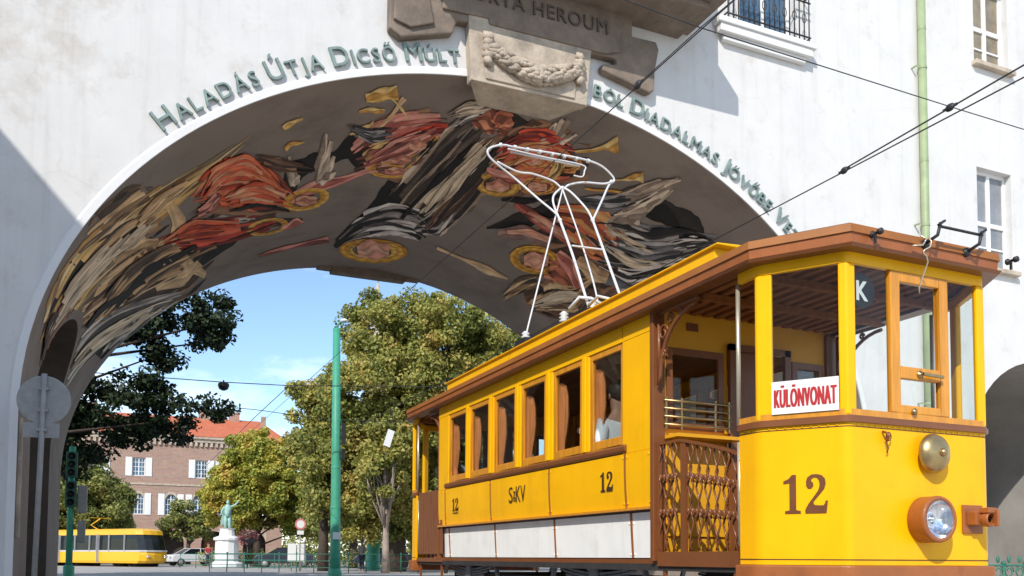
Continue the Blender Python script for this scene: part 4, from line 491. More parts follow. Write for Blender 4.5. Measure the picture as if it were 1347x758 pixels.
# inscription: relief letters along the arch
def inscription(words, x_from, x_to, off):
    th0 = math.acos((x_from-CX)/(AX+off)); th1 = math.acos((x_to-CX)/(AX+off))
    ths = np.linspace(th0, th1, 400); xs = CX+(AX+off)*np.cos(ths); zs = CZ+(AZ+off)*np.sin(ths)
    cl = np.concatenate([[0], np.cumsum(np.hypot(np.diff(xs), np.diff(zs)))])
    items = []; total = 0
    for wd in words:
        for i, ch in enumerate(wd):
            sz = .455 if i == 0 and wd != 'BÓL' else .335
            vs, fs = text_mb(ch, sz, .055, 1.0, 0)
            x0 = min(v[0] for v in vs); x1 = max(v[0] for v in vs)
            items.append(([(a-x0, b, c) for a, b, c in vs], fs, x1-x0)); total += x1-x0
        items.append(None)
    gaps = len(items)-1-len(words)+1; spare = cl[-1]-total; ng = len([1 for i in items if i])-len(words); nsp = len(words)-1
    gp = spare/(ng+nsp*3.2); s = 0; out = []; cur = MB()
    for it in items:
        if it is None:
            out.append(cur); cur = MB(); s += gp*2.2; continue
        vs, fs, wd = it; sm = s+wd/2
        x = np.interp(sm, cl, xs); z = np.interp(sm, cl, zs); xa = np.interp(sm-.05, cl, xs); za = np.interp(sm-.05, cl, zs); xb = np.interp(sm+.05, cl, xs); zb = np.interp(sm+.05, cl, zs)
        ex = Vector((xb-xa, 0, zb-za)).normalized(); ey = Vector((-ex.z, 0, ex.x))
        cur.add(place([(a-wd/2, b, c) for a, b, c in vs], (x, YF-.004, z), ex, ey, (0, -1, 0)), fs)
        s += wd+gp
    for c in out:
        if c.v: c.build('inscription_word', 'verdigris', gate)
inscription(['HALADÁS', 'ÚTJA', 'DICSŐ', 'MÚLT'], .53, 5.22, .20)
inscription(['BÓL', 'DIADALMAS', 'JÖVŐBE', 'VEZ'], 7.82, 12.50, .19)
# keystone with a garland
ks = MB()
ks.prism([(5.36, 13.8, 8.93), (7.60, 13.8, 8.96), (7.70, 13.8, 10.1), (5.30, 13.8, 10.1)], (0, .21, 0))
ks.prism([(5.62, 13.77, 9.00), (7.34, 13.77, 9.02), (7.40, 13.77, 9.84), (5.56, 13.77, 9.84)], (0, .04, 0))
key = ks.build('keystone', 'stone_pale', gate, bevel=.015)
lip = MB()                                                  # the block hanging a little below the vault
lip.add([(5.34, 13.83, 8.93), (7.62, 13.83, 8.96), (7.12, 14.36, 8.84), (5.70, 14.36, 8.82), (5.34, 13.85, 9.2), (7.62, 13.85, 9.2), (7.12, 14.38, 9.2), (5.70, 14.38, 9.2)],
        [(0, 1, 2, 3), (0, 3, 7, 4), (1, 5, 6, 2), (3, 2, 6, 7), (0, 4, 5, 1)])
lip.build('keystone_lip', 'stone_pale', gate)
lf = MB(); lf.box((5.5, 25.0, 8.93), (7.7, YB+.12, 9.3)); lf.box((5.1, 25.0, 8.99), (5.499, YB+.05, 9.2)); lf.box((7.701, 25.0, 8.99), (8.1, YB+.05, 9.2)); lf.build('rear_keystone', 'stone', gate, bevel=.02)
ga = MB(); rnd = random.Random(3)
for i in range(34):
    t = i/33; x = 5.68+1.74*t; z = 9.50-.27*math.sin(math.pi*t)**.8+.05*t; r = .10+.065*math.sin(math.pi*t)
    for k in range(6):
        a = rnd.uniform(-1.9, 1.9); px_ = Vector((x, 13.73-r*.62*math.cos(a), z+r*.85*math.sin(a))); tp = px_+Vector((.15 if t < .5 else -.15, -.045, .03*math.sin(a)-.02))
        ga.tube([px_-(tp-px_)*.3, px_.lerp(tp, .45), tp], [.02, .052, .004], 6)
    ga.blob((x, 13.74, z), (.07, r*.62, r*.85), 10, 6, jit=.15, seed=i)
for x, z0 in ((5.62, 9.28), (7.42, 9.34)):
    for k in range(5): ga.blob((x+rnd.uniform(-.02, .02), 13.73, z0+.11*k), (.10, .07, .08), 8, 5, jit=.4, seed=int(z0*100)+k)
ga.build('garland', 'stone_pale', key)
# scroll banner with the carved words, above the keystone
bn = MB()
outline = [(3.84, 9.38), (4.05, 9.27), (4.95, 9.56), (5.02, 9.80), (5.60, 9.86), (5.64, 9.76), (7.28, 9.79), (7.62, 9.87), (8.14, 9.88), (8.16, 9.78), (7.85, 9.72), (7.86, 9.60), (8.86, 9.40), (8.97, 9.46), (8.99, 9.84), (9.08, 10.28), (9.02, 10.42), (8.50, 10.40), (8.45, 11.5), (4.66, 11.5), (4.66, 10.5), (3.84, 10.5)]
bn.prism([(x+.08, 13.82, z+.11) for x, z in outline[::-1]], (0, .178, 0))
ban = bn.build('banner', 'stone', gate, bevel=.03)
b2 = MB(); b2.prism([(x+.08, 13.77, z+.11) for x, z in [(4.75, 9.92), (5.58, 9.96), (5.6, 9.86), (7.9, 9.90), (8.2, 10.0), (8.3, 11.4), (4.75, 11.4)][::-1]], (0, .055, 0))
b2.prism([(x+.08, 13.765, z+.11) for x, z in [(3.9, 9.52), (4.2, 9.45), (4.6, 9.62), (4.4, 10.6), (3.95, 10.6)][::-1]], (0, .06, 0)); b2.build('scroll_face', 'stone', ban, bevel=.02)
vs, fs = text_mb('PORTA HEROUM', .36, .03, 1.0, 0, 1.12); x1 = max(v[0] for v in vs)
sc = 2.88/x1
lt = MB(); lt.add(place([(a*sc, b, c) for a, b, c in vs], (5.13, 13.766, 10.33), (1, 0, 0.012), (-.012, 0, 1), (0, -1, 0)), fs); lt.build('carved_lettering', 'bronze_letter', ban)
sl = MB(); sl.box((4.1, 12.68, 10.95), (9.94, 13.998, 11.35)); sl.box((4.3, 12.95, 10.82), (9.7, 13.997, 10.95)); sl.box((4.5, 13.21, 11.352), (9.94, 13.996, 13.2)); sl.build('statue_ledge', 'stone', gate, bevel=.02)  # top block, out of view, stands in for statues to throw their shadow
# windows in the front wall
def gate_window(h, glass, sashes):
    d = .20; y = YF+d; fr = MB(); t = .075
    x0, x1, z0, z1 = h
    fr.box((x0, y-.03, z0), (x0+t, y+.03, z1)); fr.box((x1-t, y-.03, z0), (x1, y+.03, z1)); fr.box((x0+t, y-.03, z0), (x1-t, y+.03, z0+t)); fr.box((x0+t, y-.03, z1-t), (x1-t, y+.03, z1))
    xm = (x0+x1)/2; fr.box((xm-.05, y-.04, z0+t), (xm+.05, y+.025, z1-t))
    for z in sashes: fr.box((x0+t, y-.035, z-.05), (x1-t, y+.022, z+.05))
    for z in [(z0+s)/2 for s in sashes[:1]]: fr.box((x0+t, y-.028, z-.018), (x1-t, y+.018, z+.018))
    wn = fr.build('window', 'white_paint', gate)
    p = MB(); p.box((x0+t*.6, y+.004, z0+t*.6), (x1-t*.6, y+.012, z1-t*.6)); p.build('pane', glass, wn)
    return wn
wn = gate_window(HOLES[0], 'win_glass_blue', [13.6])
s = MB(); s.box((10.52, 13.76, 11.30), (12.98, 13.998, 11.42)); s.box((10.58, 13.80, 11.14), (12.9, 13.997, 11.30)); s.box((10.70, 13.88, 11.02), (12.78, 13.996, 11.14)); s.build('sill', 'plaster_clean', wn, bevel=.015)
s = MB()
for i in range(17): x = 10.75+i*.128; s.tube([(x, 13.80, 11.42), (x, 13.80, 12.4)], .013, 6)
for z in (11.52, 12.4, 12.25): s.tube([(10.72, 13.80, z), (12.84, 13.80, z)], .017, 6)
for x in (10.73, 12.83):
    for z in (11.52, 12.4): s.tube([(x, 13.80, z), (x, 14.02, z)], .017, 6)
for i in range(8): s.tube([(10.75+.256*i+.128+.05*math.cos(a), 13.80, 11.9+.1*math.sin(a)) for a in np.linspace(0, 6.28, 13)], .008, 5)
s.build('railing', 'iron', wn)
for h, g2 in ((HOLES[1], 'win_glass'), (HOLES[2], 'win_glass_warm')):
    wn = gate_window(h, g2, [h[2]+(h[3]-h[2])*.47])
    s = MB(); s.box((h[0]-.09, 13.86, h[2]-.10), (h[1]+.10, 13.998, h[2])); s.build('sill', 'stone_pale', wn, bevel=.008)
dp = MB(); dp.tube([(16.10, 13.88, .3), (16.10, 13.88, 14.0)], .088, 14)
for z in (4.2, 8.15, 11.7): dp.lathe([(.097, -.03), (.097, .03)], (16.10, 13.88, z), seg=14); dp.bar((15.90, 13.86, z), (15.90, 14.0, z), .03, .03)
for z in (9.6, 12.6): dp.lathe([(.092, -.04), (.092, .04)], (16.10, 13.88, z), seg=14)
dp.build('drainpipe', 'pipe_green', gate)
# side passage on the right
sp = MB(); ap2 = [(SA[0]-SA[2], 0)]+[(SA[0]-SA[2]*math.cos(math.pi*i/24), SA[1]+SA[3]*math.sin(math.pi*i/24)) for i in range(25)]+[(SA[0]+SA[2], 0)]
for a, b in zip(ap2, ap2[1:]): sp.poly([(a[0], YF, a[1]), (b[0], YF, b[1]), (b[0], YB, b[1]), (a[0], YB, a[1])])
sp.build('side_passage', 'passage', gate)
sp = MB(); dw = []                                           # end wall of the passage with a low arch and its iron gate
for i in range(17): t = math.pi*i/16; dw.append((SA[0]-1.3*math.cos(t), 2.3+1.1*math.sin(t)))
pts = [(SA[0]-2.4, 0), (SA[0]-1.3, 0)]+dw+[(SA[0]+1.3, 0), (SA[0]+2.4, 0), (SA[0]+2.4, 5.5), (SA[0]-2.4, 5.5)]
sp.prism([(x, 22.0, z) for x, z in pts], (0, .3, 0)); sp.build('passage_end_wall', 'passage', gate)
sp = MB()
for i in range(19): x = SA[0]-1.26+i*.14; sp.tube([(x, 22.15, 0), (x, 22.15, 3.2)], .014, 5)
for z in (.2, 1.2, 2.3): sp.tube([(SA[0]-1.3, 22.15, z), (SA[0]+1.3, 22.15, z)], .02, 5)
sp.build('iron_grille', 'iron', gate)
cbd = MB(); cbd.box((-1.236, 14.10, 1.05), (-1.19, 14.32, 2.72)); cbd.build('corner_board', 'stone_pale', gate, bevel=.008)
# a carved figure in the niche
st = thing('niche_figure', 'pale stone bust on a block inside the dark niche of the left pier', 'statue', (-1.75, 17.2, 0))
m = MB(); m.box((-2.2, 16.8, 0), (-1.45, 17.6, 2.75)); m.box((-2.25, 16.75, 2.75), (-1.4, 17.65, 2.9)); m.build('pedestal', 'stone', st, bevel=.02)
m = MB(); m.lathe([(.02, 2.9), (.26, 2.9), (.3, 3.1), (.34, 3.3), (.26, 3.45), (.1, 3.52), (.09, 3.6), (.12, 3.66), (.145, 3.76), (.13, 3.88), (.06, 3.96), (.01, 3.97)], (-1.8, 17.2, 0), seg=16)
m.blob((-1.65, 17.17, 3.76), (.03, .03, .04), 6, 4); m.build('bust', 'stone_pale', st)
# ------------------------------------------------------------------ the old yellow tram
XL, XR, XC = 4.25, 6.31, 5.28
YA, YN = 5.15, 4.627                                        # front: fold of the corner facet, nose
YS0, YS1 = 6.54, 12.10                                      # saloon
YM = 18.48                                                  # y + y' of front and rear end
tram = thing('vintage_tram', 'old yellow tram numbered 12 with brown roof edge and white skirt', 'tram', (XC, 9.24, 0))
PLAN = [(XL, YA), (4.60, YN), (5.96, YN), (XR, YA), (XR, YM-YA), (5.96, YM-YN), (4.60, YM-YN), (XL, YM-YA)]
def sx(x, side): return x if side < 0 else 2*XC-x
# --- saloon sides
WIN = [(7.04, 7.67), (7.83, 8.47), (8.65, 9.29), (9.45, 10.09), (10.25, 10.90), (11.03, 11.70)]
SEAM = [6.99, 8.54, 10.17, 11.81]
def side(sd):
    X = lambda x: sx(x, sd); nm = 'yellow'
    def plates(mb, prof, y0, y1, seams, gap, mi=0):
        ed = [y0]+[s for s in seams if y0 < s < y1]+[y1]
        for a, b in zip(ed, ed[1:]):
            a2 = a+(gap/2 if a != y0 else 0); b2 = b-(gap/2 if b != y1 else 0)
            for (xa, za), (xb, zb) in zip(prof, prof[1:]):
                mb.add([(X(xa), a2, za), (X(xa), b2, za), (X(xb), b2, zb), (X(xb), a2, zb), (X(xa+.02), a2, za), (X(xa+.02), b2, za), (X(xb+.02), b2, zb), (X(xb+.02), a2, zb)],
                       [(0, 1, 2, 3), (4, 7, 6, 5), (0, 3, 7, 4), (1, 5, 6, 2), (0, 4, 5, 1), (3, 2, 6, 7)], mi)
    back = MB()                                             # dark ground behind the plates shows in the seams
    for (xa, za), (xb, zb) in zip([(4.40, .80), (4.315, 1.22), (4.285, 1.27), (4.268, 1.5), (4.266, 1.86)], [(4.315, 1.22), (4.285, 1.27), (4.268, 1.5), (4.266, 1.86), (4.266, 1.87)]):
        back.poly([(X(xa), YS0, za), (X(xa), YS1, za), (X(xb), YS1, zb), (X(xb), YS0, zb)])
    body = back.build('saloon_side', 'darkbrown', tram)
    lo = MB(); plates(lo, [(4.268, 1.256), (4.256, 1.42), (4.25, 1.6), (4.25, 1.756)], YS0+.02, YS1, SEAM, .016); lo.each('side_panel', nm, tram)
    riv = MB(); riv2 = MB()
    ed = [YS0+.02]+SEAM+[YS1]
    for a, b in zip(ed, ed[1:]):
        for y in (a+.035, b-.035):
            for z in (1.30, 1.72): riv.lathe([(.011, 0), (.009, .006), (.001, .009)], (X(4.249 if z > 1.6 else 4.262), y, z), (sd, 0, 0), 8)
            for z in (.84, 1.12): riv2.lathe([(.011, 0), (.009, .006), (.001, .009)], (X(4.335 if z < 1 else 4.319), y, z), (sd, 0, 0), 8)
    riv.build('rivet', 'yellow', body); riv2.build('rivet', 'skirt', body)
    lp = MB(); lp.box((X(4.236), YS0+.02, 1.235), (X(4.30), YS1, 1.258)); lp.build('drip_rail', 'wood_yellow', tram)
    sk = MB(); plates(sk, [(4.336, .81), (4.322, 1.06), (4.315, 1.215)], YS0+.02, YS1-.02, [6.99, 8.54, 10.17, 11.81], .03); sk.each('skirt_panel', 'skirt', tram)
    sl_ = MB(); sl_.box((X(4.33), YS0, .745), (X(4.45), YS1, .80)); sl_.build('sill_beam', 'brown', tram)
    for y in SEAM:
        cv = MB()
        for (xa, za), (xb, zb) in zip([(4.262, 1.262), (4.25, 1.42), (4.244, 1.6)], [(4.25, 1.42), (4.244, 1.6), (4.244, 1.755)]): cv.add([(X(xa), y-.014, za), (X(xa), y+.014, za), (X(xb), y+.014, zb), (X(xb), y-.014, zb), (X(xa+.02), y-.014, za), (X(xa+.02), y+.014, za), (X(xb+.02), y+.014, zb), (X(xb+.02), y-.014, zb)], [(0, 1, 2, 3), (0, 3, 7, 4), (1, 5, 6, 2)])
        cv.build('cover_strip', 'trim_brown', tram)
        cv = MB(); cv.prism([(X(4.332), y-.017, .812), (X(4.332), y+.017, .812), (X(4.308), y+.017, 1.214), (X(4.308), y-.017, 1.214)], (sd*-.018, 0, 0)); cv.build('cover_strip', 'trim_brown', tram)
    bt = MB(); bt.prism([(X(4.25), YS0+.42, 1.765), (X(4.225), YS0+.42, 1.785), (X(4.225), YS0+.42, 1.825), (X(4.25), YS0+.42, 1.845)], (0, YS1-.30-YS0-.42, 0)); bt.build('belt_rail', 'brown', tram, bevel=.006)
    up_ = MB(); plates(up_, [(4.25, 2.80), (4.25, 2.985)], YS0+.02, YS1, [7.035, 9.40, 11.81], .014)
    up_.each('letterboard', nm, tram)
    po = MB()
    ed = [(YS0+.02, WIN[0][0])]+[(a[1], b[0]) for a, b in zip(WIN, WIN[1:])]+[(WIN[-1][1], YS1)]
    for i, (a, b) in enumerate(ed):
        z0 = 1.757 if i in (0, len(ed)-1) else 1.846
        po.box((X(4.252), a+.004, z0), (X(4.31), b-.004, 2.798))
        if i not in (0, len(ed)-1): m_ = (a+b)/2; po.box((X(4.232), m_-.035, 1.846), (X(4.252), m_+.035, 2.80))
    po.each('window_post', nm, tram, bevel=.006)
    for i, (a, b) in enumerate(WIN):
        f = MB(); t = .044; z0, z1 = 1.848, 2.798
        f.box((X(4.262), a, z0), (X(4.30), a+t, z1)); f.box((X(4.262), b-t, z0), (X(4.30), b, z1)); f.box((X(4.262), a+t, z0), (X(4.30), b-t, z0+.085)); f.box((X(4.262), a+t, z1-.06), (X(4.30), b-t, z1))
        wn = f.build('saloon_window', 'wood_yellow', tram, bevel=.006)
        p = MB(); p.box((X(4.285), a+t-.01, z0+.08), (X(4.289), b-t+.01, z1-.055)); p.build('pane', 'pane_dark', wn)
        c = MB(); rnd = random.Random(i*3+(5 if sd > 0 else 0)); n = 22; w0 = rnd.uniform(.21, .26) if i else .19; P_ = []
        y_far = b-t+.01 if i < 6 else b
        for z, k in ((2.66, .25), (2.62, .72), (2.5, .95), (2.3, 1.0), (2.15, .85), (2.02, .62), (1.93, .5), (1.91, .65)):
            P_.append([(X(4.325+.014*math.sin(j*1.7+z*2)), y_far-w0*k*j/n+.012, z) for j in range(n+1)])
        for A_, B_ in zip(P_, P_[1:]):
            for j in range(n): c.add([A_[j], A_[j+1], B_[j+1], B_[j]], [(0, 1, 2, 3)], 0, True)
        c.build('curtain', 'curtain', wn)
    ep = MB(); ep.box((X(4.236), YS0-.034, .78), (X(4.36), YS0+.018, 2.96)); ep.box((X(4.246), YS1+.001, .78), (X(4.36), YS1+.02, 2.96)); ep.each('end_post', 'brown', tram, bevel=.006)
    return body
side(-1); side(1)
# lettering on the side
def on_side(txt, y_left, zb, h, wide, name='side_lettering', m='num_dark', x=4.2475):
    vs, fs = text_mb(txt, 1, .003, 1, .0); xa = min(v[0] for v in vs); xb = max(v[0] for v in vs); yt = max(v[1] for v in vs); yb = min(v[1] for v in vs)
    b = MB(); b.add(place([((a-xa)*wide/(xb-xa), (q-yb)*h/(yt-yb), c) for a, q, c in vs], (x, y_left, zb), (0, -1, 0), (0, 0, 1), (-1, 0, 0)), fs); return b
# numerals with slab serifs, drawn as outlines (unit height)
def slab_digits():
    one = [(.10, 0), (.52, 0), (.52, .07), (.40, .09), (.40, 1), (.29, 1), (.20, .90), (.06, .84), (.06, .77), (.22, .79), (.22, .09), (.10, .07)]
    c = []; 
    outer = [(.67, .70), (.665, .82), (.70, .92), (.80, .99), (.93, 1.0), (1.07, .97), (1.16, .88), (1.18, .75), (1.14, .62), (1.02, .48), (.86, .30), (.80, .20)]
    inner = [(1.02, .20), (1.12, .20), (1.16, .26), (1.17, .32), (1.23, .32), (1.21, .14), (1.19, 0), (.64, 0), (.64, .10), (.72, .24), (.86, .42), (.98, .58), (1.02, .70), (1.01, .82), (.96, .90), (.88, .92), (.81, .88), (.80, .82), (.85, .78), (.86, .70), (.80, .63), (.72, .63)]
    return one, outer, inner
one, o2, i2 = slab_digits()
two = o2[:11]+[(.86, .24)]+[(.90, .21)]+i2
def numeral(o, ex, ey, ez, hgt, wid, name, m, parent):
    b = MB(); mx_ = 1.23; mn = .06
    for pts in (one, two):
        q = [Vector(o)+Vector(ex)*((x-mn)/(mx_-mn)*wid)+Vector(ey)*(y*hgt) for x, y in pts]
        b.prism([tuple(p+Vector(ez)*.001) for p in q], Vector(ez)*.003)
    return b.build(name, m, parent)
numeral((4.2495, 7.44, 1.435), (0, -1, 0), (0, 0, 1), (-1, 0, 0), .185, .235, 'side_number', 'num_dark', tram)
numeral((4.2495, 11.52, 1.440), (0, -1, 0), (0, 0, 1), (-1, 0, 0), .17, .235, 'side_number', 'num_dark', tram)
b = MB(); b.box((4.2475, 11.50, 1.405), (4.2505, 11.30, 1.417)); b.build('number_underline', 'num_dark', tram)
b = on_side('S', 9.60, 1.445, .185, .11); q = on_side('z', 9.475, 1.49, .085, .06); b.add(q.v, q.f); q = on_side('KV', 9.40, 1.445, .185, .26); b.add(q.v, q.f); b.box((4.2475, 9.475, 1.462), (4.2500, 9.415, 1.474)); b.build('side_lettering', 'num_dark', tram)
# --- floor, ceiling, roof
fl = MB(); fl.prism([(x, y, .70) for x, y in offset_poly(PLAN, -.03)], (0, 0, .06)); fl.build('floor', 'under', tram)
ce = MB(); ce.prism([(x, y, 2.985) for x, y in offset_poly(PLAN, -.03)], (0, 0, .03))
for i in range(15):
    x = 4.38+i*.128
    for ya, yb in ((4.75, YS0-.06), (YS1+.06, 13.7)):
        dy = max(0, abs(x-XC)-.6)*1.5
        ce.box((x-.03, ya+(dy if ya < 6 else 0), 2.955), (x+.03, yb-(dy if ya > 6 else 0), 2.984))
for y in (5.3, 5.9, 12.6, 13.2): ce.box((4.32, y-.03, 2.90), (6.24, y+.03, 2.954))
ce.build('ceiling', 'wood_brown', tram)
fa = MB(); lo_, hi_ = offset_poly(PLAN, .085), offset_poly(PLAN, .095); ring_band(fa, lo_, hi_, 2.965, 3.10, .03)
fasc = fa.build('roof_fascia', 'fascia', tram)
fa = MB(); ring_band(fa, offset_poly(PLAN, .097), offset_poly(PLAN, .112), 2.945, 2.968, .14); fa.build('roof_moulding', 'brown', fasc); fa = MB(); ring_band(fa, offset_poly(PLAN, .103), offset_poly(PLAN, .096), 3.045, 3.104, .05); fa.build('roof_edge_strip', 'trim_brown', fasc)  # upper strip painted a lighter brown for the sky light on this edge
rf = MB(); rings = [(offset_poly(PLAN, .08), 3.112), (offset_poly(PLAN, -.12), 3.16), (offset_poly(PLAN, -.33), 3.19), (offset_poly(PLAN, -.55), 3.205)]
for (A_, za), (B_, zb) in zip(rings, rings[1:]):
    for i in range(8): j = (i+1) % 8; rf.poly([(*A_[i], za), (*A_[j], za), (*B_[j], zb), (*B_[i], zb)])
rf.poly([(x, y, 3.205) for x, y in rings[-1][0]]); roof = rf.build('roof', 'roof', tram)
cl = MB(); cl.box((4.55, 6.05, 3.13), (6.01, 12.6, 3.415)); cler = cl.build('clerestory', 'yellow', roof)
cl = MB(); cl.prism([(4.52, 5.97, 3.416), (4.52, 5.97, 3.435), (5.0, 5.97, 3.46), (5.56, 5.97, 3.46), (6.04, 5.97, 3.435), (6.04, 5.97, 3.416)], (0, 6.7, 0)); cl.build('clerestory_cap', 'yellow', roof, bevel=.01)
cl = MB()
for sd in (-1, 1): cl.box((sx(4.52, sd), 6.0, 3.205), (sx(4.549, sd), 12.6, 3.25))
cl.each('clerestory_sill', 'wood_yellow', roof)
# --- ends
def end(rear):
    Y = (lambda y: YM-y) if rear else (lambda y: y)
    sg = -1 if rear else 1
    P = [(XL, Y(5.36)), (XL, Y(YA)), (4.60, Y(YN)), (5.96, Y(YN)), (XR, Y(YA)), (XR, Y(5.36))]
    def fillet(P, r=.05):
        out = [P[0]]
        for a, q, c in zip(P, P[1:], P[2:]):
            a, q, c = Vector(a), Vector(q), Vector(c); d1 = (a-q).normalized(); d2 = (c-q).normalized()
            p, s_ = q+d1*r, q+d2*r
            for k in range(6): t = k/5; out.append(tuple((p*(1-t)+q*t)*(1-t)+(q*(1-t)+s_*t)*t))
        return out+[P[-1]]
    F_ = fillet(P)
    def off(F_, d):
        o = []
        for i, p in enumerate(F_):
            a = Vector(F_[max(i-1, 0)]); c = Vector(F_[min(i+1, len(F_)-1)]); t = (c-a).normalized(); n = Vector((t.y, -t.x)); n = -n if rear else n
            if rear: n = Vector((-t.y*-1, -t.x)) * -1
            q = Vector(p)+(n if (n.dot(Vector(p)-Vector((XC, Y(6.0)))) > 0) else -n)*d; o.append(tuple(q))
        return o
    def strip(mb, d0, d1, z0, z1, mi=0, path=None):
        path = path or F_; A_, B_ = off(path, d0), off(path, d1); n = len(path)
        v = [(*p, z0) for p in A_]+[(*p, z1) for p in A_]+[(*p, z1) for p in B_]+[(*p, z0) for p in B_]; fs = []
        for i in range(n-1):
            for k in range(4): l = (k+1) % 4; fs.append((k*n+i, k*n+i+1, l*n+i+1, l*n+i))
        fs += [(0, n, 2*n, 3*n), (n-1, 4*n-1, 3*n-1, 2*n-1)]; mb.add(v, fs, mi)
    d = MB(); strip(d, 0, -.03, .765, 1.752); dash = d.build('dash_panel', 'yellow', tram)
    d = MB(); strip(d, .004, -.001, .80, .806); strip(d, .004, -.001, 1.722, 1.727); d.build('dash_seam', 'darkbrown', dash)
    d = MB()
    for A_, B_ in zip(F_, F_[1:]):
        L_ = (Vector(B_)-Vector(A_)).length
        for k in range(int(L_/.055)):
            p = Vector(A_).lerp(Vector(B_), (k+.5)/max(1, int(L_/.055))); 
            for z in (1.735,): d.blob((p.x-.002*(1 if p.x < XC else -1), p.y-sg*.002, z), (.0075, .0075, .0065), 6, 4)
    d.build('rivet', 'yellow', dash)
    d = MB(); strip(d, .022, -.02, 1.752, 1.786); strip(d, .012, -.02, 1.786, 1.80); d.build('belt_rail', 'brown', tram)
    d = MB(); strip(d, .05, -.08, .60, .762); d.build('buffer_beam', 'fascia', tram, bevel=.01)
    d = MB(); strip(d, .004, -.035, 2.87, 2.965); d.build('window_header', 'yellow', tram)
    d = MB(); strip(d, .003, -.04, 1.801, 1.845); d.build('window_sill', 'wood_yellow', tram)
    d = MB()                                                # posts
    n1 = Vector((-.831, -.556*sg)); t1 = Vector((.556, -.831*sg))          # facet normal and direction towards the nose
    for sd in (-1, 1):
        c = Vector((sx(4.6, sd), Y(YN))); tt = Vector((t1.x*(-sd), t1.y)); nn = Vector((n1.x*(-sd), n1.y))
        d.prism([(c.x-tt.x*.062, c.y-tt.y*.062, 1.801), (c.x, c.y, 1.801), (c.x-sd*.078, c.y, 1.801), (c.x-sd*.078, c.y+sg*.04, 1.801), (c.x-nn.x*.045-tt.x*.062, c.y-nn.y*.045-tt.y*.062, 1.801)], (0, 0, 1.07))
        e_ = Vector((sx(XL, sd), Y(YA)))
        d.prism([(e_.x+tt.x*.105, e_.y+tt.y*.105, 1.801), (e_.x, e_.y, 1.801), (e_.x, e_.y+sg*.03, 1.801), (e_.x-sd*.05, e_.y+sg*.03, 1.801), (e_.x-nn.x*.045+tt.x*.105, e_.y-nn.y*.045+tt.y*.105, 1.801)], (0, 0, 1.07))
    d.each('window_post', 'yellow', tram, bevel=.012)
    yg = Y(YN+.02)
    d = MB(); a, b_ = Vector((XL, Y(YA)))+t1*.10, Vector((XL, Y(YA)))+t1*.575
    for sd in (-1, 1):
        q0 = (sx(a.x, sd), a.y+sg*.02, 1.84); q1 = (sx(b_.x, sd), b_.y+sg*.02, 1.84)
        d.poly([(q0[0], q0[1], 1.835), (q1[0], q1[1], 1.835), (q1[0], q1[1], 2.875), (q0[0], q0[1], 2.875)])
    d.each('corner_pane', 'pane', tram)
    d = MB()
    d.poly([(4.675, yg, 1.84), (5.0, yg, 1.84), (5.0, yg, 2.872), (4.675, yg, 2.872)]); d.poly([(5.575, yg, 1.84), (5.915, yg, 1.84), (5.915, yg, 2.872), (5.575, yg, 2.872)]); d.each('front_pane', 'pane', tram)
    d = MB(); z0, z1 = 1.846, 2.868; y0, y1 = Y(YN-.006), Y(YN+.04)
    d.box((5.000, y0, z0), (5.09, y1, z1)); d.box((5.485, y0, z0), (5.575, y1, z1)); d.box((5.09, y0, z1-.075), (5.485, y1, z1)); d.box((5.09, y0, z0), (5.485, y1, z0+.06)); d.box((5.09, y0, 2.095), (5.485, y1, 2.185))
    sash = d.build('opening_sash', 'wood_yellow', tram, bevel=.008)
    d = MB(); d.poly([(5.085, yg, z0+.05), (5.49, yg, z0+.05), (5.49, yg, z1-.07), (5.085, yg, z1-.07)]); d.build('pane', 'pane', sash)
    d = MB(); d.lathe([(.028, 0), (.028, .012), (.012, .014), (.012, .04)], (5.27, y0, 2.135), (0, -sg, 0), 12); d.bar((5.27, y0-sg*.035, 2.135), (5.47, y0-sg*.035, 2.128), .016, .02); d.lathe([(.02, 0), (.025, .02), (.001, .03)], (5.2, y0, 1.86), (0, -sg, 0), 10); d.build('catch', 'brass', sash)
    # bulkhead towards the saloon
    yb = YS1+.002 if rear else YS0-.002
    d = MB(); yk = yb+sg*.03
    for x0, x1, zz0, zz1 in ((4.33, 4.39, .76, 2.985), (4.39, 5.05, .76, 1.94), (4.39, 5.05, 2.66, 2.985), (5.0, 5.05, 1.94, 2.66), (5.05, 5.75, 2.75, 2.985), (5.75, 6.23, .76, 1.94), (5.75, 6.23, 2.66, 2.985), (6.17, 6.23, 1.94, 2.66), (5.75, 5.79, 1.94, 2.66)): d.box((x0, yb, zz0), (x1, yk, zz1))
    bk = d.build('bulkhead', 'yellow_in', tram)
    d = MB()
    for x0, x1 in ((4.39, 5.0), (5.79, 6.17)):
        d.box((x0, yb-sg*.02, 1.94), (x0+.06, yb-sg*.002, 2.66)); d.box((x1-.06, yb-sg*.02, 1.94), (x1, yb-sg*.002, 2.66)); d.box((x0+.06, yb-sg*.02, 1.94), (x1-.06, yb-sg*.002, 2.0)); d.box((x0+.06, yb-sg*.02, 2.60), (x1-.06, yb-sg*.002, 2.66))
    d.box((4.61, yb-sg*.012, 2.83), (4.73, yb-sg*.001, 2.90))
    d.each('bulkhead_window_frame', 'brown', bk)
    d = MB(); d.box((4.45, yb+sg*.01, 2.0), (4.94, yb+sg*.014, 2.6)); d.box((5.85, yb+sg*.01, 2.0), (6.11, yb+sg*.014, 2.6)); d.each('pane', 'pane_dark', bk)
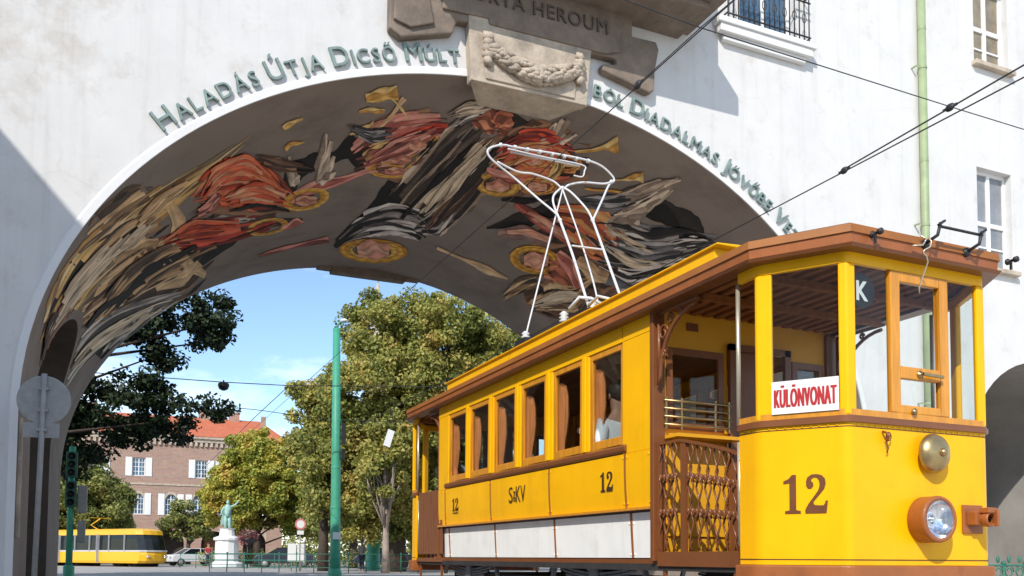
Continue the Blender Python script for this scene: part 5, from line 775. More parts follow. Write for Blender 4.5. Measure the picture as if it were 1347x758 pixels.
    d = MB(); d.box((5.05, yb-sg*.01, .76), (5.12, yb-sg*.05, 2.75)); d.box((5.68, yb-sg*.01, .76), (5.75, yb-sg*.05, 2.75)); d.box((5.05, yb-sg*.01, 2.69), (5.75, yb-sg*.05, 2.75)); d.box((5.12, yb+sg*.02, .76), (5.40, yb, 2.69)); d.build('bulkhead_door', 'brown', bk)
    d = MB()
    for z in (1.97, 2.04, 2.11, 2.18): d.tube([(4.34, yb-sg*.05, z), (5.05, yb-sg*.05, z)], .011, 6)
    for x in (4.36, 4.52, 4.88, 5.03): d.bar((x, yb-sg*.05, 1.93), (x, yb-sg*.05, 2.21), .018, .012); d.bar((x, yb, 2.0), (x, yb-sg*.05, 2.0), .012, .012)
    d.build('window_guard', 'brass', bk)
    d = MB(); d.box((4.36, yb-sg*.22, 1.845), (5.04, yb-sg*.001, 1.875)); d.box((4.40, yb-sg*.004, 1.0), (5.0, yb-sg*.02, 1.75)); d.build('shelf', 'yellow_in', bk)
    # handrails, brackets, step
    d = MB()
    for sd in (-1, 1):
        xx = sx(4.265, sd); d.tube([(xx, Y(5.385), 1.80), (xx, Y(5.385), 2.88)], .017, 10)
        d.tube([(sx(4.28, sd), Y(5.40), .90), (sx(4.28, sd), Y(5.40), 1.68)], .017, 10)
    d.each('handrail', 'brass_pole', tram)
    d = MB()
    for sd in (-1, 1):
        xx = sx(4.27, sd); ye = YS0-.05
        d.tube([(xx, Y(ye-.02), 2.30)]+[(xx, Y(ye-.05-.52*(1-math.cos(t))), 2.38+.50*math.sin(t)) for t in np.linspace(0, 1.57, 12)], .018, 6)
        d.tube([(xx, Y(ye-.03), 2.30), (xx, Y(ye-.03), 2.93)], .016, 6)
        d.tube([(xx, Y(ye-.03), 2.92), (xx, Y(ye-.60), 2.92)], .016, 6)
        for cy_, cz_, r_ in ((.10, 2.74, .075), (.20, 2.84, .05), (.085, 2.56, .045), (.34, 2.87, .03)):
            d.tube([(xx, Y(ye-cy_-r_*(1-.05*k)*math.cos(k*.55)*.95), cz_+r_*(1-.05*k)*math.sin(k*.55)) for k in range(15)], .011, 5)
    d.each('scroll_bracket', 'brown', tram)
    d = MB()
    for sd in (-1, 1): d.box((sx(4.26, sd), Y(5.37), .74), (sx(4.40, sd), Y(YS0-.06), .80)); d.box((sx(4.20, sd), Y(5.45), .36), (sx(4.42, sd), Y(YS0-.10), .40)); d.bar((sx(4.30, sd), Y(5.47), .74), (sx(4.30, sd), Y(5.47), .40), .03); d.bar((sx(4.30, sd), Y(6.42), .74), (sx(4.30, sd), Y(6.42), .40), .03)
    d.each('step', 'brown', tram)
    # folding lattice gates
    for sd in (-1, 1):
        if rear:
            d = MB(); xx = sx(4.27, sd)
            d.box((xx, Y(5.42), .85), (sx(4.295, sd), Y(YS0-.06), 1.78))
            for k in range(9): y = 5.46+k*.12; d.box((sx(4.262, sd), Y(y), .86), (xx, Y(y+.10), 1.77))
            d.build('platform_gate', 'brown', tram); continue
        d = MB(); xx = sx(4.285, sd); ya, yb2 = 5.42, YS0-.075; n = 19
        bars = [ya+(yb2-ya)*(i/(n-1)) for i in range(n)]
        def top(y): return 1.60+(1.795-1.60)*min(1, (y-ya)/.75)**.8
        for i, y in enumerate(bars):
            if i in (12, 13): 
                if i == 12: d.box((xx-.015, y-.03, .80), (xx+.015, y+.035, 1.76))
                continue
            zt = top(y); pts = []
            for k in range(13):
                z = .87+(zt-.87)*k/12; pts.append((xx+(.012 if i % 2 else -.012), y+.028*math.sin(k/12*math.pi*6+(math.pi if i % 2 else 0)), z))
            d.tube(pts, .008, 5)
            for f in (.36, .68): d.blob((xx, y, .87+(zt-.87)*f), (.019, .019, .028), 6, 5)
        for i in range(n-1):
            if i in (11, 12, 13): continue
            for f in (.34, .66):
                z0_ = .87+(top(bars[i])-.87)*f; z1_ = .87+(top(bars[i+1])-.87)*f
                d.bar((xx-.014*sd*0-.014, bars[i], z0_+.03), (xx-.014, bars[i+1], z1_-.03), .008, .02); d.bar((xx+.014, bars[i], z0_-.03), (xx+.014, bars[i+1], z1_+.03), .008, .02)
        for i in range(n-1):
            a_, b2_ = bars[i], bars[i+1]; d.bar((xx, a_, top(a_)-.008), (xx, b2_, top(b2_)-.008), .04, .022)
        d.box((xx-.02, ya-.02, .80), (xx+.02, yb2+.02, .862)); d.box((xx-.018, yb2, .80), (xx+.018, yb2+.035, 1.80))
        d.build('folding_gate', 'brown', tram)
    return dash, P
end(False); end(True)
# --- details of the front
nm = Vector((-.831, -.556, 0)); tn = Vector((.556, -.831, 0)); A0 = Vector((XL, YA, 0))
numeral(A0+tn*(.629-.450)+nm*.001+Vector((0, 0, 1.125)), tn, (0, 0, 1), nm, .275, .305, 'front_number', 'num_brown', tram)
d = MB(); c = A0+tn*(.629-.292)+nm*.012; d.bar(tuple(c-tn*.232+Vector((0, 0, 1.955))), tuple(c+tn*.232+Vector((0, 0, 1.955))), .006, .235); card = d.build('route_card', 'card', tram)
vs, fs = text_mb('KÜLÖNVONAT', 1, .002, 1, .0, 1.12); xa = min(v[0] for v in vs); xb = max(v[0] for v in vs)
cap = .72; k = .425/(xb-xa); ky = .135/cap
d = MB(); d.add(place([((a-xa)*k, q*ky, z) for a, q, z in vs], c-tn*.2125+nm*.004+Vector((0, 0, 1.885)), tn, (0, 0, 1), nm), fs)
for dx_ in (-.0035, .0035, .007): d.add(place([((a-xa)*k+dx_, q*ky, z+dx_*.06) for a, q, z in vs], c-tn*.2125+nm*.0042+Vector((0, 0, 1.885)), tn, (0, 0, 1), nm), fs)
d.build('card_lettering', 'red_letter', card)
d = MB(); d.lathe([(.005, 0), (.125, 0), (.125, .01), (.005, .012)], (4.80, 4.70, 2.71), (0, -1, 0), 28, smooth=False); kd = d.build('destination_disc', 'black', tram)
vs, fs = text_mb('K', .19, .002, .85, .006); xa = min(v[0] for v in vs); xb = max(v[0] for v in vs)
d = MB(); d.add(place([(a-(xa+xb)/2, q, z) for a, q, z in vs], (4.80, 4.686, 2.64), (1, 0, 0), (0, 0, 1), (0, -1, 0)), fs); d.build('disc_letter', 'card', kd)
d = MB(); d.lathe([(.155, 0), (.165, .012), (.163, .12), (.166, .135), (.16, .15), (.135, .152), (.135, .13)], (5.283, YN, 1.09), (0, -1, 0), 32)
hl = d.build('headlight', 'fascia', tram)
d = MB(); d.lathe([(.138, .148), (.12, .10), (.07, .07), (.02, .06), (.02, .09), (.001, .10)], (5.283, YN, 1.09), (0, -1, 0), 32); d.build('reflector', 'silver', hl)
d = MB(); d.lathe([(.139, .150), (.10, .163), (.05, .171), (.001, .174)], (5.283, YN, 1.09), (0, -1, 0), 32)
for kx in (-.045, 0, .045): d.bar((5.283+kx, YN-.166+abs(kx)*.12, .97+abs(kx)*.5), (5.283+kx, YN-.166+abs(kx)*.12, 1.21-abs(kx)*.5), .008, .006)
d.build('lens', 'lens', hl)
d = MB(); d.lathe([(.03, 0), (.03, .05), (.142, .045), (.142, .055), (.128, .085), (.09, .112), (.04, .127), (.03, .128)], (5.345, YN, 1.565), (0, -1, 0), 32); d.lathe([(.03, .125), (.03, .14), (.022, .155), (.001, .16)], (5.345, YN, 1.565), (0, -1, 0), 12); d.build('gong', 'brass', tram)
d = MB(); d.box((5.672, YN-.02, 1.0), (5.875, YN, 1.21)); d.box((5.70, YN-.10, 1.06), (5.85, YN-.02, 1.16)); d.lathe([(.05, .0), (.055, .04), (.055, .075), (.042, .08), (.042, .04)], (5.78, YN-.09, 1.10), (0, -1, 0), 16); d.box((5.735, YN-.175, 1.145), (5.825, YN-.10, 1.185)); d.box((5.81, YN-.19, 1.05), (5.835, YN-.15, 1.17)); d.build('coupling_socket', 'fascia', tram, bevel=.006)
d = MB(); d.tube([(4.90, YN-.01, 1.70), (4.90, YN-.05, 1.685), (4.905, YN-.06, 1.66), (4.91, YN-.04, 1.635), (4.915, YN-.02, 1.65)], .009, 6); d.tube([(4.935, YN-.012, 1.68), (4.915, YN-.03, 1.62), (4.93, YN-.03, 1.58), (4.925, YN-.02, 1.55)], .006, 5); d.tube([(4.935+.022*math.cos(t), YN-.03, 1.665+.03*math.sin(t)) for t in np.linspace(0, 6.28, 12)], .005, 5); d.build('flag_hook', 'brown', tram)
yf = YN-.105
d = MB()
for x in (5.24, 5.66):
    d.lathe([(.035, 0), (.03, .02), (.001, .025)], (x, yf+.012, 3.06), (0, -1, 0), 12); d.tube([(x, yf, 3.06), (x+.03, yf-.08, 3.10), (x+.05, yf-.09, 3.19)], .012, 6); d.bar((x+.03, yf-.09, 3.17), (x+.09, yf-.09, 3.21), .022, .015)
d.tube([(5.30, yf-.085, 3.165), (5.72, yf-.085, 3.165)], .010, 6); d.build('sign_rack', 'iron', fasc)
d = MB()
for x in (4.74, 6.10):
    d.lathe([(.024, 0), (.024, .015), (.011, .02), (.011, .06), (.022, .065), (.022, .09), (.001, .095)], (x, yf+.012, 3.05), (0, -1, 0), 10); d.bar((x-.01, yf-.03, 3.05), (x-.01, yf-.03, 2.98), .014)
d.each('lamp_bracket', 'iron', fasc)
d = MB(); d.tube([(5.235, yf-.03, 3.10), (5.25, yf-.045, 3.06), (5.235, yf-.045, 3.02), (5.19, yf-.035, 2.995), (5.18, yf-.03, 2.975), (5.215, yf-.03, 2.955), (5.238, yf-.02, 2.92), (5.243, yf+.03, 2.83), (5.24, yf+.06, 2.76), (5.25, yf+.07, 2.72)], .0055, 6); d.tube([(5.10, yf-.012, 3.02), (5.18, yf-.03, 3.03), (5.22, yf-.03, 3.08), (5.17, yf-.02, 3.10)], .0055, 6); d.build('bell_cord', 'brass_pole', fasc)
# controller stand, benches
d = MB(); d.lathe([(.001, .76), (.17, .76), (.17, 1.55), (.19, 1.56), (.19, 1.62), (.001, 1.63)], (4.85, 5.05, 0), seg=20); d.tube([(4.85, 5.05, 1.63), (4.85, 5.05, 1.72), (5.0, 4.98, 1.73), (5.0, 4.98, 1.80)], .014, 6); d.build('controller_stand', 'black', tram)
d = MB()
for x0, x1 in ((4.45, 4.93), (5.63, 6.11)):
    d.box((x0, YS0+.12, 1.14), (x1, YS1-.12, 1.2)); 
    for k in range(7): y = YS0+.5+k*.78; d.box((x0, y, .76), (x0+.05, y+.06, 1.14)); d.box((x1-.05, y, .76), (x1, y+.06, 1.14))
d.each('bench', 'seat_wood', tram)
d = MB(); d.box((4.32, YS0+.05, 2.93), (6.24, YS1-.05, 2.984)); d.build('saloon_ceiling', 'wood_brown', tram)
# --- running gear
def wheelset(y):
    for sd in (-1, 1):
        x = sx(4.56, sd)
        wb = MB(); wb.lathe([(.05, -.05), (.12, -.06), (.13, -.03), (.33, -.02), (.345, -.05), (.365, -.05), (.37, .04), (.395, .05), (.395, .075), (.33, .075), (.3, .03), (.05, .03)], (x, y, .37), (sd, 0, 0), 28); wb.build('wheel', 'under', tram)
        ab = MB(); xo = sx(4.42, sd); ab.box((xo, y-.13, .26), (sx(4.50, sd), y+.13, .56)); ab.lathe([(.10, 0), (.09, .03), (.001, .04)], (xo, y, .40), (sd, 0, 0), 14)
        ab.box((xo, y-.18, .56), (sx(4.50, sd), y+.18, .62)); ab.build('axle_box', 'spring', tram)
        sp_ = MB()
        for k in range(5):
            L = .88-.13*k; sp_.tube([(sx(4.43, sd), y+L*t, .655-.035*k+.10*(t*t)*(L/.88)**2) for t in np.linspace(-1, 1, 13)], .017, 6)
        for s_ in (-1, 1): sp_.lathe([(.05, -.05), (.05, .05)], (sx(4.43, sd), y+s_*.88, .745), (1, 0, 0), 12); sp_.bar((sx(4.43, sd), y+s_*.88, .75), (sx(4.43, sd), y+s_*.96, .58), .05, .03)
        sp_.box((sx(4.40, sd), y-.09, .50), (sx(4.46, sd), y+.09, .74)); sp_.build('leaf_spring', 'spring', tram)
for y in (7.85, 11.3): wheelset(y)
d = MB()
for sd in (-1, 1): d.box((sx(4.47, sd), YS0+.1, .50), (sx(4.53, sd), YS1-.1, .60))
for y in (7.0, 9.5, 12.0): d.box((4.5, y-.06, .50), (6.06, y+.06, .60))
d.build('underframe', 'under', tram)
d = MB()
for k in range(3): d.box((4.3+k*.02, 12.3+k*.25, .77), (4.33+k*.02, 12.42+k*.25, .87))
d.build('rear_hose', 'fascia', tram)
# --- bow collector on the roof
bow = MB()
def smooth(pts, n=6):
    P = [Vector(p) for p in pts]; P = [P[0]]+P+[P[-1]]; out = []
    for a, b, c, d in zip(P, P[1:], P[2:], P[3:]):
        for k in range(n):
            t = k/n; out.append(.5*((2*b)+(c-a)*t+(2*a-5*b+4*c-d)*t*t+(3*b-a-3*c+d)*t**3))
    return out+[P[-1]]
T = lambda pts, r=.0145: bow.tube(smooth(pts), r, 7)
T([(4.601, 10.5, 6.215), (4.473, 10.5, 6.19), (4.346, 10.5, 6.127), (4.315, 10.5, 6.058), (4.402, 10.5, 5.962), (4.725, 10.5, 5.778), (4.949, 10.28, 5.471), (5.085, 10.06, 5.229), (5.09, 9.95, 5.1)])
T([(4.601, 10.5, 6.208), (4.886, 10.5, 6.218), (5.303, 10.5, 6.238), (5.732, 10.5, 6.243), (5.996, 10.5, 6.207), (6.174, 10.5, 6.101), (6.21, 10.5, 6.028), (6.129, 10.5, 5.954), (5.88, 10.26, 5.604), (5.567, 9.95, 5.177)])
T([(6.174, 10.5, 6.01), (6.04, 10.5, 5.958), (5.733, 10.5, 5.922), (5.517, 10.5, 5.852), (5.388, 10.46, 5.766), (5.262, 10.5, 5.856), (4.97, 10.5, 5.899), (4.745, 10.5, 5.887), (4.45, 10.5, 5.968)])
T([(5.09, 9.95, 5.1), (5.122, 10.19, 5.394), (5.183, 10.32, 5.566), (5.307, 10.42, 5.707), (5.388, 10.46, 5.766), (5.467, 10.4, 5.714), (5.538, 10.26, 5.546), (5.581, 10.11, 5.365), (5.567, 9.95, 5.177)])
T([(5.09, 9.95, 5.1), (4.994, 9.43, 4.485), (4.794, 8.7, 3.691), (4.75, 8.5, 3.49)], .017); T([(5.567, 9.95, 5.177), (5.462, 9.49, 4.627), (5.295, 8.85, 3.905), (5.21, 8.5, 3.49)], .017)
T([(5.056, 9.56, 4.64), (5.462, 9.49, 4.627)], .012)
T([(5.385, 10.45, 5.744), (5.039, 10.25, 4.73), (4.70, 10.05, 3.721), (4.63, 10.0, 3.50)], .011); T([(5.385, 10.45, 5.744), (5.298, 9.77, 4.8), (5.129, 9.1, 3.963), (5.05, 8.85, 3.5)], .011)
bow.tube(smooth([(4.566, 10.42, 6.129), (5.096, 10.42, 6.119), (5.667, 10.42, 6.12), (5.70, 10.42, 6.04), (5.667, 10.42, 5.957), (5.539, 10.42, 5.952)], 5), .010, 6); bow.tube([(4.668, 10.56, 6.163), (5.206, 10.56, 6.167), (5.7, 10.56, 6.167)], .011, 6)
for p_ in ((5.388, 10.46, 5.766), (5.09, 9.95, 5.1), (5.567, 9.95, 5.177), (6.17, 10.5, 6.01), (4.5, 10.5, 6.2)): bow.blob(p_, (.03, .03, .03), 8, 5)
for k in range(7): t = k/6; bow.lathe([(.028, -.02), (.028, .02)], (4.7+1.1*t, 10.5, 6.21+.025*t), (1, 0, 0), 6)
bo = bow.build('bow_collector', 'tube_white', roof)
d = MB(); d.box((4.56, 9.85, 3.45), (4.80, 10.15, 3.52)); d.box((4.66, 8.4, 3.45), (5.7, 8.62, 3.53)); d.box((4.95, 8.75, 3.45), (5.2, 8.95, 3.52)); d.box((4.6, 8.3, 3.44), (4.68, 10.3, 3.48)); d.box((5.7, 8.4, 3.44), (5.78, 10.3, 3.48)); d.box((4.6, 10.22, 3.44), (5.78, 10.3, 3.49)); d.build('collector_base', 'iron', roof)
d = MB()
for x, y in ((4.75, 8.5), (4.9, 8.55), (5.05, 8.85), (5.21, 8.5), (4.66, 9.0), (4.64, 10.0)): d.lathe([(.03, 0), (.06, .02), (.03, .04), (.06, .06), (.03, .08), (.055, .10), (.02, .13)], (x, y, 3.50), seg=10)
d.tube([(4.62, 8.8, 3.60), (4.7, 8.7, 3.72), (4.8, 8.62, 3.70), (5.0, 8.6, 3.62)], .02, 6); d.tube([(4.62, 8.35, 3.52), (4.60, 8.1, 3.56), (4.62, 7.9, 3.48)], .016, 6); d.each('insulator', 'tube_white', roof)
# ------------------------------------------------------------------ overhead wires
def wire(pts, r, name, label, group=None, sag=0, clamps=()):
    m = MB(); P_ = []
    for a, b in zip(pts, pts[1:]):
        for k in range(12):
            t = k/12; p = Vector(a).lerp(Vector(b), t); p.z -= sag*4*t*(1-t); P_.append(p)
    P_.append(Vector(pts[-1])); m.tube(P_, r, 6)
    for c in clamps: m.blob(c, (.03, .07, .05), 8, 5); m.bar((c[0], c[1]-.1, c[2]), (c[0], c[1]+.1, c[2]), .02, .03)
    return tag(m.build(name, 'wire'), label, 'wire', group)
wire([(5.28, -20, 6.135), (5.28, 62, 6.135)], .007, 'contact_wire', 'thin contact wire running through the arch above the white bow of the old tram')
wire([(9.03, -20, 6.125), (9.03, 62, 6.125)], .009, 'contact_wire', 'thin contact wire crossing the white wall to the right behind the tram roof', clamps=[(9.03, 9.1, 6.14)])
wire([(9.03, 9.1, 6.16), (9.03, 6.5, 6.26), (9.03, -20, 7.2)], .010, 'feeder_wire', 'second wire rising from the clamp towards the upper right corner', clamps=[(9.03, 7.4, 6.23)])
wire([(5.28, 8.4, 6.155), (5.30, 7.2, 6.18), (5.45, 5.0, 6.24), (5.6, -20, 6.9)], .0055, 'feeder_wire', 'thicker cable above the contact wire in front of the carved banner', clamps=[(5.28, 8.4, 6.15)])
wire([(-5.9, 7.3, 6.9), (5.32, 7.3, 6.22), (9.03, 7.4, 6.24), (24, 7.4, 6.1)], .006, 'span_wire', 'thin span wire across the street below the balcony window')

# ------------------------------------------------------------------ trees
def leaf_mesh(name, clumps, leaf, m, parent, seed=1, up=.35):
    """clumps: (centre, radius, number); every leaf is a small bent blade of its own"""
    rg = np.random.default_rng(seed); C_ = []; Q = []
    for c, r, n in clumps:
        d = rg.normal(size=(n, 3)); d /= np.linalg.norm(d, axis=1)[:, None]; rr = rg.random(n)**.45
        C_.append(np.array(c)+d*rr[:, None]*np.array(r)); Q.append(d)
    c = np.concatenate(C_); d = np.concatenate(Q); n = len(c)
    nrm = d*.6+rg.normal(size=(n, 3))*.6+np.array([0, 0, up]); nrm /= np.linalg.norm(nrm, axis=1)[:, None]
    t = rg.normal(size=(n, 3)); t -= (t*nrm).sum(1)[:, None]*nrm; t /= np.linalg.norm(t, axis=1)[:, None]; s = np.cross(nrm, t)
    L = leaf*(.6+.8*rg.random(n))[:, None]; W = L*.62
    v = np.stack([c-t*L*.5, c+s*W*.5-t*L*.05, c+t*L*.5-nrm*L*.12, c-s*W*.5-t*L*.05], 1).reshape(-1, 3)
    off = np.array(parent.location); v = v-off
    me = bpy.data.meshes.new(name); me.vertices.add(4*n); me.vertices.foreach_set('co', v.astype(np.float32).ravel())
    me.loops.add(4*n); me.loops.foreach_set('vertex_index', np.arange(4*n, dtype=np.int32)); me.polygons.add(n)
    me.polygons.foreach_set('loop_start', np.arange(0, 4*n, 4, dtype=np.int32)); me.polygons.foreach_set('loop_total', np.full(n, 4, dtype=np.int32))
    me.materials.append(m); me.update(); me.validate()
    o = bpy.data.objects.new(name, me); COL.objects.link(o); o.parent = parent; return o
def tree(name, label, cat, base, h, lobes, leaf, m, trunk_r, per, seed, bark='bark', group=None, clump_r=.8, limbs=9, lean=(0, 0)):
    """lobes: ellipsoids (dx, dy, z, rx, ry, rz) filled with leaf clumps"""
    t = thing(name, label, cat, base, group); rnd = random.Random(seed); clumps = []; tips = []
    for (dx, dy, z, rx, ry, rz) in lobes:
        nc = max(6, int(rx*ry*rz*2.0/(clump_r**2.2)))
        for _ in range(nc):
            while True:
                p = [rnd.uniform(-1, 1) for _ in range(3)]; q = sum(a*a for a in p)
                if .12 < q < 1: break
            cc = (base[0]+dx+p[0]*rx, base[1]+dy+p[1]*ry, base[2]+z+p[2]*rz); r = clump_r*rnd.uniform(.6, 1.25)
            clumps.append((cc, (r, r, r*.75), int(per*rnd.uniform(.6, 1.3)))); tips.append(cc)
    leaf_mesh('crown', clumps, leaf, m, t, seed)
    k = MB(); top = Vector((base[0]+lean[0], base[1]+lean[1], base[2]+h*.75))
    k.tube([Vector(base)+Vector((0, 0, -.05)), Vector(base)+Vector((lean[0]*.2, lean[1]*.2, h*.2)), Vector(base)+Vector((lean[0]*.6, lean[1]*.6, h*.45)), top], [trunk_r*1.35, trunk_r, trunk_r*.7, trunk_r*.15], 10)
    rnd.shuffle(tips)
    for e in tips[:limbs*4]:
        f = rnd.uniform(.25, .6); s_ = Vector(base)+Vector((lean[0]*f, lean[1]*f, h*f*.9)); e = Vector(e)
        if e.z < s_.z: s_.z = max(base[2]+h*.12, e.z-1)
        md = s_.lerp(e, .5)+Vector((rnd.uniform(-.3, .3), rnd.uniform(-.3, .3), rnd.uniform(.1, .6))); k.tube([s_, md, e], [trunk_r*.32, trunk_r*.2, .02], 6)
    k.build('trunk', bark, t); return t
MT['bark'] = mat('bark', (.075, .055, .042, 1), .95, var=.35, scale=5, bump=.6, bscale=8)
MT['bark_pale'] = mat('bark_pale', (.33, .26, .21, 1), .95, var=.3, scale=4, bump=.4, bscale=8)
MT['leaf_big'] = leaf_mat('leaf_big', [(.075, .105, .028, 1), (.20, .225, .052, 1), (.37, .365, .09, 1), (.52, .45, .12, 1), (.54, .35, .11, 1)], .35)
MT['leaf_yellow'] = leaf_mat('leaf_yellow', [(.12, .16, .03, 1), (.26, .30, .045, 1), (.44, .43, .07, 1), (.55, .44, .08, 1), (.50, .26, .07, 1)], .3)
MT['leaf_olive'] = leaf_mat('leaf_olive', [(.08, .11, .03, 1), (.18, .21, .05, 1), (.32, .32, .09, 1), (.42, .38, .13, 1)], .3)
MT['leaf_shaded'] = leaf_mat('leaf_shaded', [(.008, .017, .007, 1), (.018, .034, .012, 1), (.035, .055, .018, 1)], .12)  # near-black leaf tones hold the shade of the gate on this tree
MT['leaf_pink'] = leaf_mat('leaf_pink', [(.05, .09, .03, 1), (.35, .10, .12, 1), (.45, .16, .18, 1)])
tree('plane_tree', 'tallest olive green tree, rising into the sky between green pole and old tram', 'tree', (14.6, 48.5, 0), 14.5,
     [(0, 0, 9.0, 4.6, 4.2, 4.0), (2.6, -1, 13.2, 3.6, 3.2, 2.7), (-.8, 0, 13.4, 2.4, 2.6, 2.3), (4.6, -1, 9.0, 3.0, 3.0, 3.4), (-3.2, .5, 6.0, 2.6, 2.4, 3.0), (1, 0, 4.2, 4.4, 3.2, 2.4), (-1.5, -.5, 3.0, 2.6, 2.0, 1.3), (6.4, -1, 12.4, 2.0, 2.2, 1.9)], .21, MT['leaf_big'], .42, 330, 21, clump_r=.8)
tree('plane_tree', 'slimmer brownish tree close behind the green pole and in front of the tallest crown', 'tree', (10.9, 50.5, 0), 11,
     [(0, 0, 7.2, 2.0, 2.2, 3.4), (-.6, 0, 10.0, 1.2, 1.4, 1.5), (.8, 0, 4.6, 2.2, 2.0, 2.0)], .21, MT['leaf_big'], .25, 330, 33, clump_r=.7)
tree('maple_tree', 'broad yellow green autumn tree behind the equestrian statue', 'tree', (10.5, 73, 0), 10.6,
     [(0, 0, 6.4, 3.6, 3.2, 3.2), (-1.9, 0, 5.2, 2.5, 2.4, 2.7), (2.1, -.5, 7.3, 3.0, 2.4, 3.0), (-.4, 0, 9.4, 1.9, 1.9, 1.7), (3.9, 0, 4.8, 2.5, 2.4, 2.5)], .24, MT['leaf_yellow'], .28, 330, 44, clump_r=.75)
tree('round_tree', 'bushy olive tree standing above the modern yellow tram at the left', 'tree', (-1.7, 84, 0), 10,
     [(0, 0, 5.6, 3.0, 3.0, 3.0), (-.8, 0, 8.4, 1.9, 2.0, 1.9), (1.5, -.5, 4.6, 2.2, 2.2, 2.0), (-2.4, 0, 4.8, 2.2, 2.2, 2.6)], .25, MT['leaf_olive'], .3, 300, 55, clump_r=.8)
tree('round_tree', 'small green tree before the brick arcade, left of the statue', 'tree', (6.6, 90, 0), 7,
     [(0, 0, 4.4, 1.8, 1.8, 1.7), (-1.1, 0, 3.6, 1.5, 1.5, 1.3), (1.3, 0, 3.9, 1.5, 1.5, 1.5)], .30, MT['leaf_olive'], .2, 190, 66, clump_r=.8)
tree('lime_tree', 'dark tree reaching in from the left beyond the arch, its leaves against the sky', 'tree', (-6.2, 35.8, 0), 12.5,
     [(2.2, 0, 9.0, 3.0, 3.0, 2.4), (8.7, -1, 9.8, 1.6, 1.5, 1.4), (9.3, -1.2, 9.0, .9, .9, .7), (8.6, -1, 6.2, 1.5, 1.3, .5), (8.0, -1, 5.3, .9, .9, .6), (5.8, 0, 6.3, 2.3, 1.8, 1.5), (4.5, 0, 5.0, 1.6, 1.4, 1.3), (7.2, -.6, 9.2, 1.3, 1.2, 1.3), (6.9, -.5, 5.4, 1.2, 1.1, .8), (7.6, -.8, 8.0, .7, .7, .5), (7.0, -.6, 7.3, 1.2, 1.2, .5), (0, 0, 8, 3, 3, 3)], .19, MT['leaf_shaded'], .4, 140, 77, clump_r=.5, limbs=14)
for x, y, h, s, lb in ((27, 84, 10, 11, 'shady tree at the far right end of the square, low behind the old tram'), (21, 92, 10, 14, 'leafy tree before the far end of the square behind the green kiosk'), (24, 66, 12, 5, 'green tree far to the right behind the tallest crown, seen over the tram roof'), (-9, 100, 11, 6, 'distant green tree at the left edge of the opening beyond the dark branches'), (17, 68, 9, 8, 'shaded tree deep in the square behind the tall olive tree')):
    tree('park_tree', lb, 'tree', (x, y, 0), h, [(0, 0, h*.6, h*.33, h*.33, h*.3), (h*.15, 0, h*.82, h*.2, h*.2, h*.16), (-h*.2, 0, h*.45, h*.25, h*.25, h*.2)], .36, MT['leaf_olive'], .3, 170, 88+s, clump_r=1.05)
for i, (x, y, lb) in enumerate(((10.5, 70, 'low clipped hedge under the yellow autumn tree'), (16.5, 66, 'low clipped hedge in the shade right of the green pole'))):
    t = thing('hedge', lb, 'hedge', (x, y, 0)); leaf_mesh('foliage', [((x+k*.5-4.2, y+.2*math.sin(k), .7), (.6, .7, .75), 130) for k in range(18)], .16, MT['leaf_olive'], t, 200+i)
    s = MB()
    for k in range(9): s.tube([(x+k-4.1, y, -.02), (x+k-4.1, y, .8)], .03, 5)
    s.build('stems', 'bark', t)

bt = thing('tree_belt', 'belt of distant trees closing the far end of the square', 'trees', (45, 150, 0)); bt['kind'] = 'stuff'
rnd = random.Random(8); leaf_mesh('foliage', [((22+k*1.6+rnd.uniform(-1, 1), 140+rnd.uniform(-4, 8), rnd.uniform(1.5, 9)), (2.6, 2.6, 2.2), 170) for k in range(48)]+[((22+k*1.6, 144, 1.6), (1.6, 1.2, 1.8), 150) for k in range(48)], .6, MT['leaf_olive'], bt, 300)
# ------------------------------------------------------------------ brick building beyond the square
MT['brick'] = brick_mat('brick_wall', (.42, .25, .185, 1), (.50, .31, .235, 1), (.52, .43, .35, 1), 1.0)
MT['tile'] = mat('roof_tile', (.50, .135, .06, 1), .8, var=.2, scale=2.5, bump=.6, bscale=6, dirt=(.30, .10, .06, 1), dscale=.5, damt=.5)
MT['shutter'] = mat('shutter_white', (.76, .76, .74, 1), .6, var=.05)
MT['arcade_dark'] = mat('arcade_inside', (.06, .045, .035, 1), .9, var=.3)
MT['door_orange'] = mat('door_varnish', (.28, .10, .03, 1), .5, var=.2)
YBK = 100.0
bk = thing('brick_house', 'three storey brick house with red tiled roof and white shutters beyond the square', 'house', (6, YBK, 0))
X0, X1 = -14.0, 17.0
wins = []; cols = [-9.8, -7.1, -4.4, -1.7, 2.3, 8.45, 11.15, 14.0]
cols2 = [-9.8, -7.1, -4.4, -1.7, 2.3, 5.5, 8.2, 11.15, 14.0]
def holes_wall(mb, y, x0, x1, z0, z1, hs):
    xs = sorted(set([x0, x1]+[h[0] for h in hs]+[h[1] for h in hs]))
    for a, b in zip(xs, xs[1:]):
        cut = sorted((h[2], h[3]) for h in hs if h[0] < (a+b)/2 < h[1]); z = z0
        for c in cut: mb.poly([(a, y, z), (b, y, z), (b, y, c[0]), (a, y, c[0])]); z = c[1]
        mb.poly([(a, y, z), (b, y, z), (b, y, z1), (a, y, z1)])
hs = [(c-.62, c+.62, 9.1, 11.0) for c in cols]+[(c-.6, c+.6, 5.1, 7.3) for c in cols2]+[(4.3, 6.9, 0, 3.5), (8.6, 11.2, 0, 3.5), (-1.5, 1.1, 0, 3.5), (12.9, 15.3, 0, 3.5)]
m = MB(); holes_wall(m, YBK, X0, X1, 0, 12.9, hs)
